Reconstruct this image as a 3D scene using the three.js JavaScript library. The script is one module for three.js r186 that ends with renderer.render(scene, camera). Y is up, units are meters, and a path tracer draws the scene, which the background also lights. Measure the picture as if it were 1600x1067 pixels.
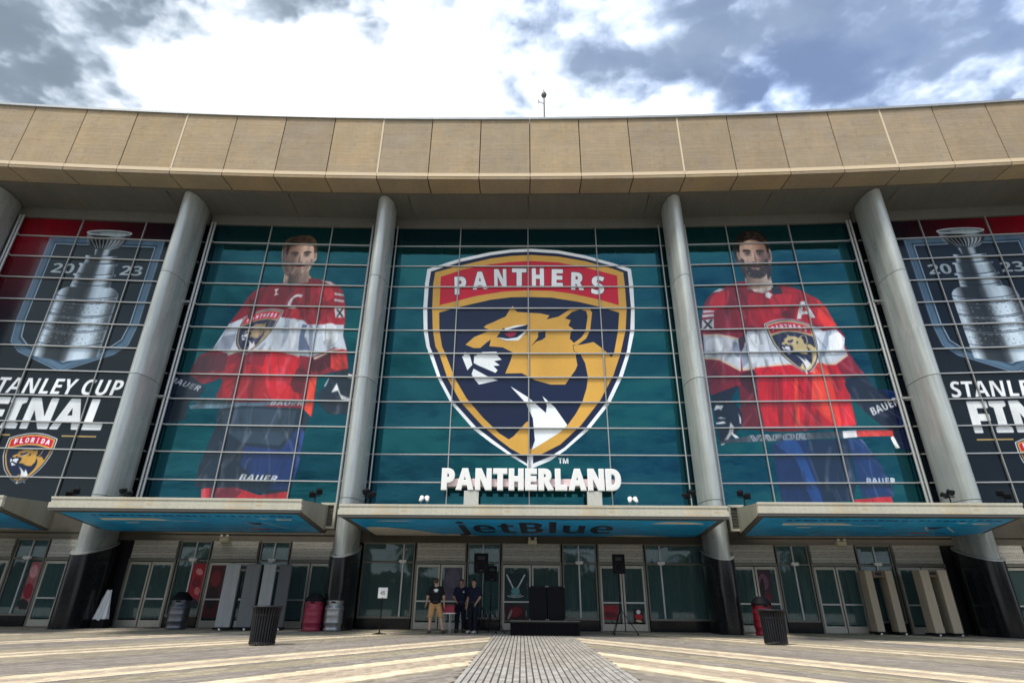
import * as THREE from 'three';
import { mergeGeometries, mergeVertices } from 'three/addons/utils/BufferGeometryUtils.js';
import { RoundedBoxGeometry } from 'three/addons/geometries/RoundedBoxGeometry.js';
import { MarchingCubes } from 'three/addons/objects/MarchingCubes.js';
import { FontLoader } from 'three/addons/loaders/FontLoader.js';
import { TextGeometry } from 'three/addons/geometries/TextGeometry.js';

// ---------- small numeric helpers ----------
const { clamp, lerp, smoothstep } = THREE.MathUtils;
let seedState = 7;
const rnd = () => { seedState = (seedState + 0x6d2b79f5) | 0; let t = Math.imul(seedState ^ (seedState >>> 15), 1 | seedState); t = (t + Math.imul(t ^ (t >>> 7), 61 | t)) ^ t; return ((t ^ (t >>> 14)) >>> 0) / 4294967296; };
const rr = (a, b) => a + (b - a) * rnd();
const hash = (x, y) => { let h = Math.imul(x | 0, 374761393) ^ Math.imul(y | 0, 668265263); h = Math.imul(h ^ (h >>> 13), 1274126177); return ((h ^ (h >>> 16)) >>> 0) / 4294967296; };
const noise = (x, y) => { const ix = Math.floor(x), iy = Math.floor(y), fx = x - ix, fy = y - iy, u = fx * fx * (3 - 2 * fx), v = fy * fy * (3 - 2 * fy); return lerp(lerp(hash(ix, iy), hash(ix + 1, iy), u), lerp(hash(ix, iy + 1), hash(ix + 1, iy + 1), u), v); };
const fbm = (x, y, n = 5) => { let s = 0, a = 0.5, t = 0; for (let i = 0; i < n; i++) { s += a * noise(x, y); t += a; a *= 0.5; const q = x; x = x * 1.62 + y * 1.18 + 17.3; y = y * 1.62 - q * 1.18 + 9.1; } return s / t; };
const D2 = Math.PI / 180;

// ---------- camera, sky, sun, exposure ----------
const scene = new THREE.Scene();
const camera = new THREE.PerspectiveCamera(61.954, 1024 / 682, 0.1, 1200);
camera.position.set(-0.31306, 0.99, 24.59397);
{
  const f = new THREE.Vector3(-0.017386, 0.416619, -0.908915), u = new THREE.Vector3(-0.000552, 0.909048, 0.416691), r = new THREE.Vector3().crossVectors(f, u);
  camera.quaternion.setFromRotationMatrix(new THREE.Matrix4().makeBasis(r, u, f.clone().negate()));
}
const renderer = new THREE.WebGLRenderer({ antialias: true });
renderer.setSize(1024, 682);
renderer.toneMapping = THREE.LinearToneMapping;
renderer.toneMappingExposure = 1.2;
renderer.shadowMap.enabled = true;

const SUN = new THREE.Vector3(-19, 44, 22).normalize();
{
  // a broken, bright cloud deck: white where it is thin, slate where it is thick, blue in the gaps
  const Wd = 4096, Hd = 2048, data = new Float32Array(Wd * Hd * 4);
  const blob = (x, y, cx, cy, sx, sy) => Math.exp(-(((x - cx) / sx) ** 2 + ((y - cy) / sy) ** 2));
  for (let j = 0; j < Hd; j++) {
    const el = ((j + 0.5) / Hd - 0.5) * Math.PI, y = Math.sin(el), c = Math.cos(el);
    for (let i = 0; i < Wd; i++) {
      const az = ((i + 0.5) / Wd - 0.5) * 2 * Math.PI, x = c * Math.cos(az), z = c * Math.sin(az), o = (j * Wd + i) * 4;
      let R, G, B;
      if (y <= 0) { const k = 0.34; R = k; G = k * 0.98; B = k * 0.93; }
      else {
        const h = 1 / (y + 0.06), px = x * h * 1.06, py = -z * h * 1.06;
        const w1 = fbm(px * 1.7 + 3.1, py * 1.7 + 8.2, 5), w2 = fbm(px * 4.2 + 11 + w1 * 1.6, py * 5.2 + 2 + w1, 6), w3 = fbm(px * 13 + w2 * 2, py * 16 + 5, 5);
        const s = Math.max(0, x * SUN.x + y * SUN.y + z * SUN.z);
        // how thin the cloud is (1 = glowing white), and how blue the sky behind is
        let thin = 0.50 + (w1 - 0.5) * 1.3 + (w2 - 0.5) * 1.25 + (w3 - 0.5) * 1.0 + 0.34 * s ** 3;
        thin += 0.95 * blob(px, py, -0.45, 0.9, 0.26, 0.15) + 0.3 * blob(px, py, -0.16, 0.84, 0.08, 0.14) - 0.42 * blob(px, py, -0.87, 0.72, 0.28, 0.12) - 0.5 * blob(px, py, -0.43, 0.66, 0.17, 0.06) - 0.5 * blob(px, py, 0.14, 0.79, 0.26, 0.15) - 0.3 * blob(px, py, -1.0, 0.85, 0.16, 0.14) - 0.34 * blob(px, py, 0.6, 0.74, 0.4, 0.14) - 0.42 * blob(px, py, 0.95, 0.84, 0.34, 0.2)
          + 0.4 * blob(px, py, 0.34, 0.88, 0.07, 0.05) + 0.42 * blob(px, py, 0.2, 0.97, 0.12, 0.05) + 0.35 * blob(px, py, 0.62, 0.97, 0.12, 0.04);
        thin += (fbm(px * 30 + w3 * 2, py * 34 + 7, 5) - 0.5) * 0.5 * (1 - smoothstep(thin, 0.8, 1.3)) + (Math.abs(w3 - 0.5) < 0.06 ? 0.05 : 0);
        thin = lerp(thin, 0.7, 0.55 * smoothstep(-py, 0, 0.6));
        const g = smoothstep(thin, 0.12, 0.98), cl = smoothstep(w2 + 0.2 * w3, 0.42, 0.8);
        const blue = smoothstep(px * 0.9 + (w1 - 0.5) * 0.9, -0.3, 0.75) * (1 - g) * (1 - 0.5 * cl);
        const br = lerp(0.255, 1.2, g ** 1.1) + 0.10 * cl * (1 - g);
        R = br * lerp(lerp(0.84, 1.0, g), 0.72, blue); G = br * lerp(lerp(1.05, 1.0, g), 1.02, blue); B = br * lerp(lerp(1.30, 1.01, g), 1.78, blue);
        const m = 1 - smoothstep(y, 0, 0.16); R = lerp(R, 0.80, m); G = lerp(G, 0.86, m); B = lerp(B, 0.92, m);
      }
      data[o] = R; data[o + 1] = G; data[o + 2] = B; data[o + 3] = 1;
    }
  }
  const sky = new THREE.DataTexture(data, Wd, Hd, THREE.RGBAFormat, THREE.FloatType);
  sky.mapping = THREE.EquirectangularReflectionMapping; sky.magFilter = THREE.LinearFilter; sky.needsUpdate = true;
  scene.background = sky; scene.environment = sky;
}
const sun = new THREE.DirectionalLight(new THREE.Color(1.0, 0.955, 0.88), 2.7);
sun.position.copy(SUN).multiplyScalar(120); sun.castShadow = true; sun.shadow.radius = 24; sun.shadow.mapSize.set(2048, 2048);
Object.assign(sun.shadow.camera, { left: -60, right: 60, top: 60, bottom: -60, near: 1, far: 300 });
scene.add(sun);

// ---------- building helpers ----------
const used = {};
const numbered = (n) => { const k = (used[n] = (used[n] ?? -1) + 1); return k ? `${n}_${String(k).padStart(3, '0')}` : n; };
const finish = (m) => { m.castShadow = true; m.receiveShadow = true; return m; };
function thing(name, label, category, pos = [0, 0, 0], turn = 0, group) {
  const o = new THREE.Group(); o.name = numbered(name); o.position.set(...pos); o.rotation.y = turn; o.userData = { label, category };
  if (group) o.userData.group = group;
  scene.add(o); return o;
}
function tag(o, label, category, group) { o.userData = { label, category }; if (group) o.userData.group = group; return o; }
function part(name, geo, mat, parent = scene, label) {
  const g = Array.isArray(geo) ? (geo.length > 1 ? mergeGeometries(geo.map((q) => (q.index ? q.toNonIndexed() : q)).map((q) => { for (const k of Object.keys(q.attributes)) if (!['position', 'normal', 'uv'].includes(k)) q.deleteAttribute(k); return q; })) : geo[0]) : geo;
  const m = finish(new THREE.Mesh(g, mat)); m.name = parent === scene ? numbered(name) : name; if (label) m.userData.label = label;
  parent.add(m); return m;
}
const sub = (name, parent) => { const g = new THREE.Group(); g.name = name; parent.add(g); return g; };
const box = (w, h, d, x = 0, y = 0, z = 0) => new THREE.BoxGeometry(w, h, d).translate(x, y, z);
const rbox = (w, h, d, x = 0, y = 0, z = 0, r = 0.02) => new RoundedBoxGeometry(w, h, d, 2, Math.min(r, w / 2.1, h / 2.1, d / 2.1)).translate(x, y, z);
// box with uv in metres
function ubox(w, h, d, x = 0, y = 0, z = 0, k = 1, ou = 0, ov = 0) {
  const g = new THREE.BoxGeometry(w, h, d), p = g.attributes.position, n = g.attributes.normal, u = g.attributes.uv;
  for (let i = 0; i < p.count; i++) { const ax = Math.abs(n.getX(i)), ay = Math.abs(n.getY(i)); const a = ax > 0.5 ? p.getZ(i) : p.getX(i), b = ay > 0.5 ? p.getZ(i) : p.getY(i); u.setXY(i, (a + ou) * k, (b + ov) * k); }
  return g.translate(x, y, z);
}
const tube = (pts, r, seg = 8, n) => new THREE.TubeGeometry(new THREE.CatmullRomCurve3(pts.map((p) => new THREE.Vector3(...p)), false, 'catmullrom', 0.1), n ?? Math.max(2, pts.length * 3), r, seg);
function rod(a, b, r, seg = 8, r2 = r) {
  const A = new THREE.Vector3(...a), B = new THREE.Vector3(...b), d = B.clone().sub(A), g = new THREE.CylinderGeometry(r2, r, d.length(), seg);
  return g.applyQuaternion(new THREE.Quaternion().setFromUnitVectors(new THREE.Vector3(0, 1, 0), d.normalize())).translate((A.x + B.x) / 2, (A.y + B.y) / 2, (A.z + B.z) / 2);
}
const lathe = (pts, seg = 28) => new THREE.LatheGeometry(pts.map((p) => new THREE.Vector2(p[0], p[1])), seg);

// the facade lies on a very shallow concave arc; out = metres in front of the glass
const ARC = 293.6;
const F = (s, out = 0, y = 0) => { const a = s / ARC; return [(ARC - out) * Math.sin(a), y, ARC - (ARC - out) * Math.cos(a)]; };
const place = (g, s, out, y = 0) => g.rotateY(-s / ARC).translate(...F(s, out, y));

// ---------- procedural materials ----------
const c3 = (r, g, b) => new THREE.Color().setRGB(r, g, b);
function tex(w, h, fn, srgb = false, rep) {
  const d = new Uint8Array(w * h * 4);
  for (let y = 0; y < h; y++) for (let x = 0; x < w; x++) { const v = fn(x / w, y / h, x, y), o = (y * w + x) * 4; if (typeof v === 'number') { d[o] = d[o + 1] = d[o + 2] = clamp(v, 0, 1) * 255; } else { d[o] = clamp(v[0], 0, 1) * 255; d[o + 1] = clamp(v[1], 0, 1) * 255; d[o + 2] = clamp(v[2], 0, 1) * 255; } d[o + 3] = 255; }
  const t = new THREE.DataTexture(d, w, h); t.wrapS = t.wrapT = THREE.RepeatWrapping; t.magFilter = THREE.LinearFilter; if (srgb) t.colorSpace = THREE.SRGBColorSpace; if (rep) t.repeat.set(...rep); t.needsUpdate = true; return t;
}
const lin2s = (v) => (v <= 0.0031308 ? v * 12.92 : 1.055 * v ** (1 / 2.4) - 0.055);
const ctex = (w, h, fn, rep) => tex(w, h, (u, v, x, y) => fn(u, v, x, y).map(lin2s), true, rep);
const std = (col, rough = 0.6, metal = 0, extra = {}) => new (extra.specularIntensity === undefined ? THREE.MeshStandardMaterial : THREE.MeshPhysicalMaterial)({ color: Array.isArray(col) ? c3(...col) : col, roughness: rough, metalness: metal, ...extra });
// periodic noise for tiling sheets
const pn = (u, v, f, sx = 0, sy = 0) => { const x = u * f, y = v * f, ix = Math.floor(x), iy = Math.floor(y), fx = x - ix, fy = y - iy, a = fx * fx * (3 - 2 * fx), b = fy * fy * (3 - 2 * fy), H = (i, j) => hash(((i % f) + f) % f + sx, ((j % f) + f) % f + sy); return lerp(lerp(H(ix, iy), H(ix + 1, iy), a), lerp(H(ix, iy + 1), H(ix + 1, iy + 1), a), b); };
const pf = (u, v, f, n = 4, s = 0) => { let r = 0, a = 0.5, t = 0; for (let i = 0; i < n; i++) { r += a * pn(u, v, f, s + i * 31, s + i * 57); t += a; a *= 0.55; f *= 2; } return r / t; };

// warm ribbed precast of the cornice: fine horizontal combing, blotches, pin holes
const castColour = ctex(1024, 1024, (u, v, x, y) => {
  const rib = pn(0.1, v, 256, 3, 1), st = pf(u, v * 6 % 1, 12, 4, 5), bl = pf(u, v, 5, 5, 9), fine = hash(x, y), run = pf(u, v * 0.15, 40, 3, 77);
  const k = 0.82 + 0.20 * (bl - 0.5) * 2 * 0.7 + 0.16 * (rib - 0.5) + 0.2 * (st - 0.5) + 0.16 * (fine - 0.5) + 0.10 * (run - 0.5);
  const warm = pf(u, v, 7, 3, 21) - 0.5;
  // groups of small form-tie holes
  const hx = (u * 4) % 1, hy = (v * 9) % 1, ci = hash(Math.floor(u * 4), Math.floor(v * 9) + 50); if (ci > 0.55 && Math.abs(((hx * 12) % 1) - 0.5) < 0.22 && hx > 0.42 && hx < 0.60 && Math.abs(((hy * 5) % 1) - 0.5) < 0.2 && hy > 0.3 && hy < 0.72 && hash(x >> 2, y >> 2) > 0.25) return [0.16, 0.115, 0.07];
  return [0.40 * k * (1 + 0.12 * warm), 0.312 * k, 0.20 * k * (1 - 0.22 * warm)];
});
const castBump = tex(512, 512, (u, v, x, y) => 0.5 + 0.35 * (pn(0.3, v, 128, 3, 1) - 0.5) + 0.4 * (pf(u, v, 60, 3, 8) - 0.5) + 0.3 * (hash(x, y) - 0.5));
const M = {};
M.cast = [0, 1, 2, 3, 4, 5].map((i) => std([[1, 0.95, 0.88, 1.05, 0.98, 0.93][i], [1, 0.965, 0.885, 1.035, 0.965, 0.95][i], [1, 1.02, 0.92, 0.99, 0.9, 0.99][i]], 0.88, 0, { map: castColour, bumpMap: castBump, bumpScale: 0.012 }));
M.castBand = std([0.62, 0.50, 0.34], 0.8, 0, { bumpMap: castBump, bumpScale: 0.004 });
M.caulk = std([0.60, 0.50, 0.36], 0.8);
M.joint = std([0.085, 0.06, 0.04], 0.95);
const grime = ctex(512, 512, (u, v, x, y) => { const b = pf(u, v, 4, 5, 3), s = pf(u, v * 0.12, 48, 3, 40), f = hash(x, y); const k = 0.86 + 0.2 * (b - 0.5) + 0.22 * (s - 0.5) + 0.06 * (f - 0.5); return [k, k, k * 0.985]; });
const grimeR = tex(512, 512, (u, v) => 0.45 + 0.5 * (pf(u, v, 6, 4, 13)));
const ripple = tex(256, 256, (u, v) => pf(u, v, 4, 3, 60));
M.coping = std([0.36, 0.38, 0.40], 0.45, 0.5, { map: grime });
M.soffit = std([0.13, 0.125, 0.11], 0.85, 0, { map: grime });
const streak = ctex(512, 512, (u, v, x, y) => { const s = pf(u, v * 0.06 + 0.3, 64, 3, 90), b = pf(u, v, 5, 5, 91), d = pf(u, v * 0.3, 20, 4, 93), k = 0.84 + 0.34 * (s - 0.5) + 0.34 * (b - 0.5) + 0.25 * (d - 0.5) + 0.05 * (hash(x, y) - 0.5); return [k, k * 1.005, k * 0.985]; });
M.column = std([0.43, 0.465, 0.455], 0.40, 0.3, { map: streak, roughnessMap: grimeR });
M.columnJoint = std([0.16, 0.17, 0.17], 0.7);
M.alu = std([0.47, 0.48, 0.475], 0.38, 0.55, { map: grime });
M.aluV = std([0.36, 0.37, 0.365], 0.42, 0.5, { map: grime });
M.aluDull = std([0.19, 0.185, 0.16], 0.45, 0.4, { map: grime });
M.aluDark = std([0.12, 0.12, 0.115], 0.5, 0.3);
M.fascia = std([0.52, 0.505, 0.41], 0.6, 0, { map: ctex(512, 256, (u, v) => { const b = pf(u, v, 5, 4, 70), s = pf(u, v * 0.2, 40, 3, 71), r = smoothstep(pf(u, v * 0.5, 6, 3, 72), 0.66, 0.8), k = 0.88 + 0.2 * (b - 0.5) + 0.22 * (s - 0.5); return [k, k * (1 - 0.12 * r), k * (1 - 0.26 * r)]; }) });
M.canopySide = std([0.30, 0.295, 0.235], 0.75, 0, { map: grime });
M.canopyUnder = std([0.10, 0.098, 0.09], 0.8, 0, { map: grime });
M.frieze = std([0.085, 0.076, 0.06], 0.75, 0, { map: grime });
M.granite = new THREE.MeshPhysicalMaterial({ color: c3(1, 1, 1), roughness: 0.14, specularIntensity: 0.6, map: ctex(512, 512, (u, v, x, y) => { const s = hash(x, y), b = pf(u, v, 30, 3, 6), k = 0.006 + 0.010 * b + (s > 0.95 ? 0.02 : 0); return [k, k * 1.1, k * 1.3]; }) });
M.rubber = std([0.012, 0.012, 0.012], 0.85, 0, { specularIntensity: 0.3 });
M.black = std([0.006, 0.0065, 0.009], 0.65, 0, { specularIntensity: 0.35 });
M.blackSatin = std([0.012, 0.0125, 0.016], 0.4, 0, { specularIntensity: 0.5 });
M.white = std([0.80, 0.80, 0.78], 0.5);
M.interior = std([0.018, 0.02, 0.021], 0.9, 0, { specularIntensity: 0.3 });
M.tealWall = std([0.03, 0.12, 0.12], 0.8);
M.glassUpper = [0, 1, 2].map((i) => new THREE.MeshPhysicalMaterial({ color: c3(0.002, 0.009 + 0.003 * i, 0.013 + 0.002 * i), roughness: 0.035, ior: 1.88, specularIntensity: 1, specularColor: c3(0.13, 0.66 + 0.05 * i, 0.86), bumpMap: ripple, bumpScale: 0.0012 }));
M.glassDoor = new THREE.MeshPhysicalMaterial({ color: c3(0.42, 0.62, 0.62), roughness: 0.02, transmission: 0.9, thickness: 0, ior: 1.5, specularColor: c3(0.55, 0.92, 1) });
// ---------- ground: brick plaza ----------
const GZ0 = -14, PAVE = 0.012;   // pavers stand PAVE proud of the sand bed; y = 0 is their top
{
  const bed = std([0.075, 0.068, 0.06], 0.95, 0, { map: grime });
  const g = new THREE.PlaneGeometry(900, 900, 8, 8).rotateX(-Math.PI / 2).translate(0, -0.06, 200);
  const uv = g.attributes.uv, p = g.attributes.position; for (let i = 0; i < uv.count; i++) uv.setXY(i, p.getX(i) / 4, p.getZ(i) / 4);
  const ground = part('ground', g, std([0.40, 0.37, 0.32], 0.9, 0, { map: grime })); ground.userData = { kind: 'structure' };
  const pavement = new THREE.Group(); pavement.name = 'pavement'; pavement.userData = { kind: 'structure' }; scene.add(pavement);
  part('sand_bed', ubox(62, 0.03, 17.2, 0, -PAVE - 0.015, 8.6, 0.25), bed, pavement);
  const brickMap = ctex(128, 128, (u, v, x, y) => { const k = 0.84 + 0.3 * (pf(u, v, 8, 4, 2) - 0.5) + 0.2 * (hash(x, y) - 0.5); return [k, k, k]; });
  const brickMat = std([1, 1, 1], 0.85, 0, { map: brickMap });
  const brickGeo = (l, w) => { const g = new RoundedBoxGeometry(w - 0.003, 0.03, l, 1, 0.007).translate(0, -0.015, 0); return g; };
  const geo = brickGeo(0.196, 0.088);
  // centre walkway: straight courses running to the doors
  const X0 = -1.24, X1 = 1.36, nRow = 26, pitch = (X1 - X0) / nRow, geoW = brickGeo(0.194, 0.082);
  const mats = []; for (let i = 0; i < 9; i++) mats.push(std([lerp(0.35, 0.53, (i % 5) / 4), lerp(0.33, 0.50, (i % 5) / 4), lerp(0.30, 0.45, (i % 5) / 4)], 0.85, 0, { map: brickMap }));
  const list = [], near = [];
  for (let i = 0; i < nRow; i++) for (let k = 0; k < 100; k++) {
    const z = 0.9 + 0.2 * k + (i % 2) * 0.1, x = X0 + pitch * (i + 0.5);
    (z > 13.55 && z < 15.85 ? near : list).push([x, z]);
  }
  for (const [x, z] of near.slice(-300)) { const b = finish(new THREE.Mesh(geoW, mats[Math.floor(rnd() * 9)])); b.name = numbered('brick'); b.position.set(x, rr(-0.002, 0.0015), z); b.rotation.set(rr(-0.01, 0.01), rr(-0.006, 0.006), rr(-0.015, 0.015)); pavement.add(b); }
  list.push(...near.slice(0, -300));
  const fill = (name, arr, colour, geo) => {
    const im = new THREE.InstancedMesh(geo, brickMat, arr.length), m = new THREE.Matrix4(), q = new THREE.Quaternion(), e = new THREE.Euler(), s1 = new THREE.Vector3(1, 1, 1), v = new THREE.Vector3();
    arr.forEach(([x, z, turn = 0, w = 0], i) => { e.set(rr(-0.008, 0.008), turn + rr(-0.006, 0.006), rr(-0.012, 0.012)); q.setFromEuler(e); m.compose(v.set(x, rr(-0.002, 0.0015), z), q, s1); im.setMatrixAt(i, m); im.setColorAt(i, colour(x, z, w)); });
    im.name = name; im.castShadow = im.receiveShadow = true; im.userData = { kind: 'stuff' }; pavement.add(im);
  };
  const col = new THREE.Color();
  fill('walkway_bricks', list, (x, z) => { const k = rr(0.8, 1.2) * (0.8 + 0.4 * fbm(x * 0.8, z * 0.5, 3)); return col.setRGB(0.42 * k, 0.385 * k, 0.335 * k); }, geoW);
  // fields either side: courses laid at sixty degrees to the walkway, in cream, buff and grey bands
  const bands = [[-11.2, 0.3, 1], [-10.4, 0.3, 1], [-7.0, 0.34, 1], [-6.2, 0.3, 1], [-3.02, 0.3, 1], [-2.25, 0.3, 1], [1.36, 0.33, 1], [2.15, 0.33, 1], [4.2, 0.36, 1], [5.35, 0.36, 1], [8.2, 0.33, 1], [9.1, 0.33, 1], [-10.8, 0.5, 2], [-6.6, 0.5, 2], [-2.63, 0.46, 2], [1.75, 0.5, 2], [4.78, 0.8, 2], [8.65, 0.6, 2]];
  const tone = (w) => { let t = 0; for (const [c, h, k] of bands) if (Math.abs(w - c) < h / 2 && (t !== 1)) t = k; return t; };
  const arr = [];
  for (const sg of [-1, 1]) for (let i = -230; i < 200; i++) {
    const w = i * 0.0985; // distance across the bands
    for (let k = -220; k < 220; k++) {
      const t = k * 0.2 + (i & 1) * 0.1, X = -w * 0.866 + t * 0.5, Z = w * 0.5 + t * 0.866; // X away from the walkway
      if (X < 1.31 || X > 30 || Z < 0.3 || Z > 16.6 || Z > 18 - X * 0.05) continue;
      if (X > 6 + (20 - Z) * 1.6) continue;
      arr.push([0.06 + sg * X, Z, sg > 0 ? 0.5236 : -0.5236, w]);
    }
  }
  fill('paving_bricks', arr, (x, z, w) => {
    const t = tone(w), k = rr(0.80, 1.2) * (0.82 + 0.36 * hash(Math.round(w / 0.0985), 77)) * (0.78 + 0.44 * fbm(x * 0.55, z * 0.55, 4));
    if (t === 1) return col.setRGB(0.84 * k, 0.69 * k, 0.47 * k);
    if (t === 2) return col.setRGB(0.52 * k, 0.42 * k, 0.31 * k);
    const p = hash(Math.floor(w * 1.2), 5) - 0.5; return col.setRGB((0.32 + 0.09 * p) * k, (0.276 + 0.07 * p) * k, 0.215 * k);
  }, geo);
  const apron = part('apron', ubox(70, 0.05, 2.2, 0, -0.030, -0.8, 0.25), std([0.26, 0.25, 0.23], 0.9, 0, { map: grime }), pavement);
}

// ---------- the arena ----------
const arena = thing('arena_building', 'concave arena front with tan cornice, tall columns and glass entrance', 'arena');
const Y = { rows: Array.from({ length: 11 }, (_, k) => 17.611 - 1.2 * k), top: 18.72, bot: 4.41, sofB: 19.29, capB: 19.426, capT: 23.028 };
{ // mass behind the glass, floor and roof
  const seg = (y0, y1, o0, o1, s0, s1, mat, name, n = 12) => { const gs = []; for (let i = 0; i < n; i++) { const a = lerp(s0, s1, i / n), b = lerp(s0, s1, (i + 1) / n); gs.push(place(ubox((b - a) * 1.0, y1 - y0, o1 - o0, 0, 0, 0, 0.25, i * 3), (a + b) / 2, (o0 + o1) / 2, (y0 + y1) / 2)); } return part(name, gs, mat, arena); };
  seg(Y.sofB, Y.sofB + 0.3, -2, 1.98, -36, 36, M.soffit, 'soffit');
  seg(22.6, 22.85, -14, 3.0, -36, 36, M.coping, 'roof', 8);
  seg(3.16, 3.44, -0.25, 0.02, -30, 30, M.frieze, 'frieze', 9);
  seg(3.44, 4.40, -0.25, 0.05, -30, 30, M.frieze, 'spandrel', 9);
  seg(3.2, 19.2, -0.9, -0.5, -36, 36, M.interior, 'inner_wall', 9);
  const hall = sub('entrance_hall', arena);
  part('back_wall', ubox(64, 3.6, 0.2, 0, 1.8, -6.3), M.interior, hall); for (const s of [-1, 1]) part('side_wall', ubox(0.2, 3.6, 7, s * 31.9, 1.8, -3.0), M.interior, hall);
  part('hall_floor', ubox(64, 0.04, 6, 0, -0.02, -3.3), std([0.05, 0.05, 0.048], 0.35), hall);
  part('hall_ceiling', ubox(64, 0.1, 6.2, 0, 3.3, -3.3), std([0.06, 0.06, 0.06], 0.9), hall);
  // teal drapes and dim lobby walls a little behind the glazing
  const drapeM = std([0.045, 0.235, 0.235], 0.85), dimM = std([0.10, 0.085, 0.08], 0.9);
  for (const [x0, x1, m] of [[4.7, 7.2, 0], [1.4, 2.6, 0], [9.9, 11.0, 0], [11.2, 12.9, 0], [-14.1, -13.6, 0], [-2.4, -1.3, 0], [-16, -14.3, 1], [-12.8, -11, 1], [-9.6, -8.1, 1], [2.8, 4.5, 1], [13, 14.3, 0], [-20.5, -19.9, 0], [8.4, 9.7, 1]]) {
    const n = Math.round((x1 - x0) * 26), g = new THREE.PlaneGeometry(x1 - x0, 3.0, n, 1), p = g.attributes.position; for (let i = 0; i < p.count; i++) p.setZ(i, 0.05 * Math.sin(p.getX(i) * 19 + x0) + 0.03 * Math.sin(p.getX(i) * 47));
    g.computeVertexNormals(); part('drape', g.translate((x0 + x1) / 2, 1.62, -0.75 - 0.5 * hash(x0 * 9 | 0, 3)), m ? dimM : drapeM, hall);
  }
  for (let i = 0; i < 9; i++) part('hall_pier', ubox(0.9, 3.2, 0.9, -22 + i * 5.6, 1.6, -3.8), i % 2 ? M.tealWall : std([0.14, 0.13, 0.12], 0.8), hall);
}
// cornice: precast panels above and below a cream drip band, dark joints, grey coping
{
  const PW = 2.4446, off = 0.0756, Rk = (ARC - 3.208) / ARC;
  const cornice = sub('cornice', arena);
  const back = []; 
  for (let j = -13; j < 13; j++) {
    const sA = (off + j * PW) / Rk, sB = (off + (j + 1) * PW) / Rk, sc = (sA + sB) / 2, light = j === -7 || j === -3 || j === 3 || j === 7 || j === -11 || j === 11;
    const hi = Y.capT - Y.capB;
    const up = place(ubox(PW - 0.045, hi - 0.22, 0.16, 0, 0, 0, 0.22, j * 2.4, hash(j + 40, 8) * 3), sc, 3.208 - 0.08 + rr(-0.006, 0.006), (Y.capT + Y.capB + 0.22) / 2);
    part('cornice_panel', up, M.cast[Math.floor(rnd() * 6)], cornice);
    // nearly level under-panel running back to the soffit
    const lo = new THREE.BoxGeometry(PW - 0.045, 0.12, 1.235, 1, 1, 1).rotateX(Math.atan2(Y.capB - Y.sofB, 1.205)).translate(0, 0.055, 0);
    { const p = lo.attributes.position, u = lo.attributes.uv; for (let i = 0; i < u.count; i++) u.setXY(i, (p.getX(i) + j * 3.1) * 0.22, p.getZ(i) * 0.22); }
    part('cornice_panel', place(lo, sc, 2.605, (Y.capB + Y.sofB) / 2 + 0.003), M.cast[Math.floor(rnd() * 6)], cornice);
    part('drip_band', place(box(PW - 0.02, 0.19, 0.22), sc, 3.13, Y.capB + 0.105), M.castBand, cornice);
    back.push(place(box(PW, hi - 0.1, 0.1), sc, 3.0, (Y.capT + Y.capB) / 2), place(box(PW, 0.05, 1.1), sc, 2.55, Y.capB + 0.12));
    if (light) part('joint_strip', place(box(0.075, hi - 0.2, 0.03), sA, 3.208, (Y.capT + Y.capB + 0.2) / 2), M.caulk, cornice);
    part('coping', place(ubox(PW - 0.008, 0.13, 0.5, 0, 0, 0, 0.3, j), sc, 3.06, Y.capT + 0.065), M.coping, cornice);
  }
  part('backing', back, M.joint, cornice);
}
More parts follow.
